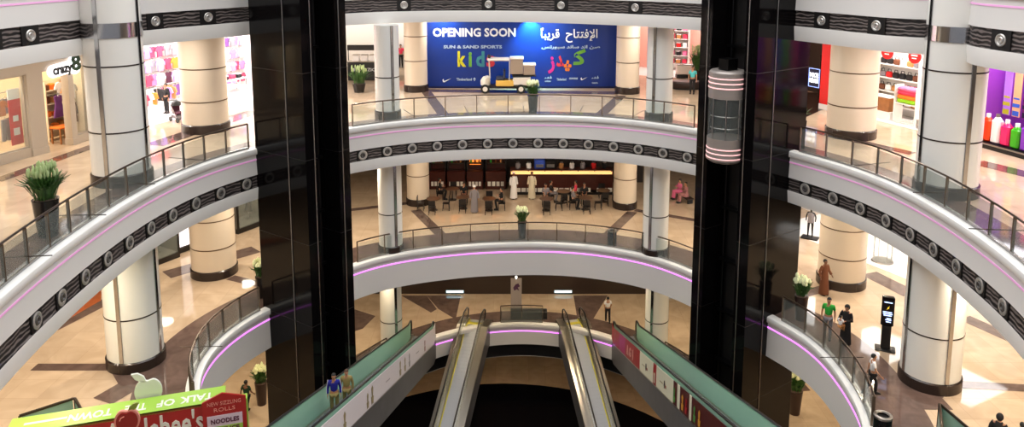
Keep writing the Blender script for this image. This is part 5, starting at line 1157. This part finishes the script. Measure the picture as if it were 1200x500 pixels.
# ------------------------------------------------------------------ planters
POT = mat('planter_black', (.05, .045, .045), .22); POTB = mat('planter_brown', (.20, .12, .10), .35); LEAF = mat('leaf_green', (.20, .36, .14), .5, noise=.3, nscale=9); PALE = mat('petal_cream', (.90, .92, .74), .5); STEM = mat('stem_green', (.30, .46, .2), .5)
def planter(label, loc, pot_h, pot_w, pot_m, kind, hgt, n, seed):
    rnd = random.Random(seed); t = thing('planter', label, 'planter', loc, rnd.uniform(0, .4), 'tall planters')
    pr = pot_w/2
    obj('pot', MB().loft([(0, 0, 0, pr*.72, pr*.72), (0, 0, .03, pr*.74, pr*.74), (0, 0, pot_h-.05, pr, pr), (0, 0, pot_h, pr*1.03, pr*1.03)], 20), pot_m, t)
    obj('soil', MB().lathe([(pr*.9, pot_h+.004), (0, pot_h+.03)], n=16), BROWN, t)
    lf, fw, sm = MB(), MB(), MB()
    for i in range(n):
        a = rnd.uniform(0, 2*PI); r = rnd.uniform(.05, 1)*pr*.75; sp = rnd.uniform(.4, 1.5)*pr
        b0 = Vector((r*math.cos(a), r*math.sin(a), pot_h)); tip = Vector(((r+sp)*math.cos(a), (r+sp)*math.sin(a), pot_h+hgt*rnd.uniform(.45, .85)))
        md = (b0+tip)/2+Vector((0, 0, hgt*.18)); sd = Vector((-math.sin(a), math.cos(a), 0))*rnd.uniform(.025, .05)*(.9 if kind == 'leafy' else 1)
        up = Vector((0, 0, .012)); lf.add([b0, md-sd, tip, md+sd, b0-up, md-sd-up, tip-up, md+sd-up], [(0, 1, 2, 3), (7, 6, 5, 4), (0, 4, 5, 1), (1, 5, 6, 2), (2, 6, 7, 3), (3, 7, 4, 0)])
        if kind == 'tulip' and i % 5 < 3 or kind == 'leafy' and i % 3 == 0:
            tp = Vector((r*1.5*math.cos(a), r*1.5*math.sin(a), pot_h+hgt*rnd.uniform(.7, 1.0))); sm.tube([b0, (b0+tp)/2+Vector((0, 0, .02)), tp], .012, 5)
            q_ = rnd.uniform(.065, .095) if kind == 'tulip' else rnd.uniform(.035, .05); fw.loft([(tp.x, tp.y, tp.z-.02, .015, .015), (tp.x, tp.y, tp.z+.04, q_, q_), (tp.x, tp.y, tp.z+.12, q_*.85, q_*.85), (tp.x, tp.y, tp.z+.19, .02, .02)], 8)
    obj('foliage', lf, LEAF, t, smooth=False); obj('stems', sm, STEM, t); obj('flowers', fw, PALE if kind == 'tulip' else mat('petal_green', (.68, .76, .54), .5), t)
    return t
planter('black planter of pale leafy plants behind the left curved railing on the upper floor', fl(57, 276, 'L2'), 1.15, .72, POT, 'leafy', .95, 230, 1)
planter('black planter of white tulips behind the railing below the blue poster wall', fl(625, 137, 'L2')+Vector((0, .8, 0)), .98, .56, POT, 'tulip', .66, 60, 2)
planter('planter of pale flowers half hidden behind the right tower on the upper floor', fl(938, 170, 'L2')+Vector((.1, .5, 0)), 1.0, .6, POT, 'tulip', .7, 60, 3)
planter('black planter of pale flowers beside the left tower on the middle floor', fl(311, 350, 'L1')+Vector((-.2, .2, 0)), 1.0, .55, POT, 'tulip', .7, 60, 4)
planter('dark planter of bushy pale flowers beside the right tower on the middle floor', Vector((12.4, 31.1, LV['L1'])), 1.1, .55, POTB, 'tulip', .75, 80, 5)
planter('black planter of white flowers behind the railing in front of the cafe', fl(612, 285, 'L1')+Vector((0, .75, 0)), .98, .5, POT, 'tulip', .7, 60, 6)
planter('brown planter of pale flowers on the lower floor beside the man in dark green', fl(307, 473, 'L0'), 1.2, .62, POTB, 'tulip', .8, 70, 7)
planter('brown planter of white flowers on the lower floor below the right curved balcony', fl(931, 484, 'L0'), 1.25, .68, POTB, 'tulip', .9, 90, 8)
planter('dark planter of creamy leaves beside the black counter on the upper floor', fl(421, 108, 'L2'), .55, .8, POT, 'leafy', .95, 110, 9)
planter('dark planter of bluish leaves behind the person in teal on the upper floor', fl(817, 96, 'L2'), .8, .8, POT, 'leafy', 1.5, 130, 10)
# ------------------------------------------------------------------ bins, totem, guards
def bin_(label, loc, k=1):
    t = thing('litter_bin', label, 'litter bin', loc, 0); obj('drum', MB().lathe([(0, 0), (.24*k, 0), (.24*k, .82), (.22*k, .86)], n=26), BLACK, t)
    obj('rim', MB().lathe([(.25*k, .82), (.25*k, .88), (.17*k, .90), (.15*k, .86)], n=26), STEEL, t); obj('inner_lid', MB().lathe([(.18*k, .80), (0, .79)], n=20), BLACKM, t)
q = fl(1035, 486, 'L1', .88); bin_('round black litter bin with a steel rim near the bottom right railing', (q.x, q.y, LV['L1']), 1.15)
q = fl(716, 291, 'L1')+Vector((.1, .4, 0)); bin_('round black litter bin behind the railing in front of the cafe', (q.x, q.y, LV['L1']))
q = fl(1037, 409, 'L1'); t = thing('screen_totem', 'tall black screen totem showing blue and white lines beside the thick white column', 'screen totem', (q.x, q.y, LV['L1']), -.42)
obj('base', MB().bbox((0, 0, .03), (.74, .5, .06), 0, .02), BLACKM, t); obj('column', MB().bbox((0, .0, .55), (.34, .22, .98), 0, .02), BLACKM, t); obj('housing', MB().bbox((0, 0, 1.62), (.46, .24, 1.18), 0, .03), BLACK, t)
sc = obj('screen', MB().box((0, -.123, 1.62), (.40, .012, 1.04)), mat('screen_black', (.02, .02, .03), .2), t)
SBL = mat('screen_blue', (.7, .8, 1), .4, emit=(.72, .80, 1), es=1.6)
lw = MB()
for z_, w_, x_ in ((2.02, .36, 0), (1.62, .40, -.02), (1.55, .42, 0), (1.48, .36, .0), (1.36, .2, .06), (1.30, .26, .04), (1.22, .22, .05)): lw.box((x_*.8, -.132, z_), (w_*.8, .008, .035))
obj('text_lines', lw, SBL, sc, smooth=False); obj('yellow_logo', MB().prism([(-.05, 0), (0, .08), (-.02, .08), (.05, .16), (.01, .07), (.04, .07)], (0, -.13, 1.72), (1, 0, 0), (0, 0, 1), (0, -.008, 0)), mat('screen_yellow', (1, .8, .2), .4, emit=(1, .8, .2), es=1), sc)
def guard(label, tip, left, right, dark=False):
    t = thing('glass_guard', label, 'railing', (0, 0, 0)); z = LV['L1']; ps = [Vector((*left, z)), Vector((*tip, z)), Vector((*right, z))]
    for a, b in zip(ps[:-1], ps[1:]):
        d = b-a; m = (a+b)/2; obj('glass_panel', MB().box((m.x, m.y, z+.52), (d.length-.12, .02, .92), math.atan2(d.y, d.x)), glassmat('guard_glass', (.30, .50, .44), .3) if 'guard_glass' not in MATS else MATS['guard_glass'], t, smooth=False)
    obj('handrail', MB().tube([ps[0]+Vector((0, 0, 1)), ps[0]*.04+ps[1]*.96+Vector((0, 0, 1)), ps[1]*.96+ps[2]*.04+Vector((0, 0, 1)), ps[2]+Vector((0, 0, 1))], .05, 8), DARKSTEEL, t)
    for p in ps: obj('post', MB().cyl(p, p+Vector((0, 0, 1)), .03, n=8), DARKSTEEL, t)
guard('pointed green glass guard rail at the bottom edge right of the litter bin', (14.0, 23.3), (12.6, 20.4), (14.35, 20.4))
guard('pointed dark glass guard rail peeking up behind the red and green promotion stand', (-14.5, 23.6), (-15.7, 22.6), (-13.6, 22.6))
# ------------------------------------------------------------------ promotion stand with the apple
KR = mat('stand_red', (.66, .06, .08), .4); KG = mat('stand_lime', (.62, .80, .30), .45); KW = mat('stand_white', (.90, .92, .88), .5); KDR = mat('apple_red', (.55, .03, .05), .35); KPK = mat('apple_rim', (.90, .60, .55), .4)
zt = 2.2; A, B = fl(4, 512, 'L1', zt), fl(262, 470, 'L1', zt); ex = (B-A); ex.z = 0; L = ex.length; ex.normalize(); ang = math.atan2(ex.y, ex.x)
t = thing('promotion_stand', 'red and green promotion stand with an apple and white lettering at the bottom left', 'promotion stand', (A.x, A.y, LV['L1']), ang)
D = .9
obj('front_panel', MB().box((L/2, .03, zt*.5), (L, .06, zt)), KR, t)
obj('top_panel', MB().box((L/2, D/2, zt-.03), (L+.04, D, .06)), KG, t); obj('rear_panel', MB().box((L/2, D-.03, zt*.5), (L, .06, zt-.1)), KG, t)
for x in (.03, L-.03): obj('side_panel', MB().box((x, D/2, zt*.5-.05), (.06, D-.14, zt-.14)), KG, t)
UPD = lambda x, y: frame((x, y, zt+.002), (-1, 0, 0), (0, -1, 0))
for x, s, w_ in ((L*.865, 'TALK', .95), (L*.715, 'OF', .5), (L*.36, 'TOWN', 1.15)): text('top_lettering', s, .5, KW, t, UPD(x, D*.5), .006, bold=.015, width=w_)
text('top_lettering', 'THE', .5, KW, t, UPD(L*.57, D*.5), .006, bold=.015, width=.6)
obj('top_stripe', MB().box((L*.16, D*.55, zt+.004), (1.1, .10, .008)), KW, t)
text('front_lettering', "Applebee's", 1.0, KW, t, frame((L*.67, -.012, zt-.52), (1, 0, 0), (0, 0, 1)), .012, bold=.018, width=L*.46)
def apple_outline(k, n=40):
    out = []
    for i in range(n):
        a = 2*PI*i/n-PI/2; r = 1+.10*math.cos(2*a)*-1; x = math.cos(a)*r*1.02; y = math.sin(a)*r*.92
        y += -.20*math.exp(-(x/.28)**2) if math.sin(a) > 0 else .08*math.exp(-(x/.25)**2)
        out.append((x*k, y*k))
    return out
LEAFP = [(0, 0), (.06, .18), (.22, .30), (.40, .30), (.30, .12), (.14, .02)]
ax_ = L*.545
ap = obj('apple_emblem', MB().prism(apple_outline(.37), (ax_, -.02, zt-.06), (1, 0, 0), (0, 0, 1), (0, -.10, 0)), KPK, t)
obj('apple_face', MB().prism(apple_outline(.315), (ax_, -.12, zt-.06), (1, 0, 0), (0, 0, 1), (0, -.03, 0)), KDR, ap); obj('leaf', MB().prism([(x*.8, y*.8) for x, y in LEAFP], (ax_+.03, -.03, zt+.20), (1, 0, 0), (0, 0, 1), (0, -.07, 0)), mat('leaf_emblem', (.50, .58, .22), .5), ap)
hl = MB().tube([(ax_-.19, -.155, zt+.0), (ax_-.15, -.155, zt+.08), (ax_-.06, -.155, zt+.12)], .015, 6); obj('apple_highlight', hl, KPK, ap)
ap2 = obj('rear_apple_emblem', MB().prism(apple_outline(.42), (L*.62, D+.06, zt+.16), (1, 0, 0), (0, 0, 1), (0, .08, 0)), KW, t); obj('leaf', MB().prism([(-x, y) for x, y in LEAFP], (L*.62-.04, D+.06, zt+.48), (1, 0, 0), (0, 0, 1), (0, .08, 0)), KW, ap2)
sx = L+.02
bd = obj('price_board', MB().prism([(-.62, -2.2), (-.62, .10), (-.05, .34), (.62, .14), (.62, -2.2)], (sx, -.06, zt), (1, 0, 0), (0, 0, 1), (0, -.06, 0)), KR, t)
obj('board_back', MB().box((sx+.05, .14, zt*.5-.02), (1.2, .3, zt)), KG, bd)
text('board_heading', 'NEW SIZZLING', .17, KPK, bd, frame((sx, -.125, zt+.02), (1, 0, .0), (0, 0, 1)), .004, width=.95); text('board_heading', 'ROLLS', .17, KPK, bd, frame((sx, -.125, zt-.18), (1, 0, 0), (0, 0, 1)), .004, width=.6)
obj('white_board', MB().box((sx, -.128, zt-1.15), (1.0, .012, 1.6)), mat('board_lilac', (.86, .80, .86), .5), bd); obj('lime_row', MB().box((sx, -.137, zt-.82), (1.0, .006, .24)), KG, bd)
for z_, s in ((.54, 'NOODLES'), (.82, 'LETTUCE'), (1.1, 'LUNCH'), (1.34, 'BOWLS')): text('board_lettering', s, .2, mat('board_ink', (.34, .12, .24), .5), bd, frame((sx, -.142, zt-z_), (1, 0, 0), (0, 0, 1)), .004, width=.8, bold=.006)
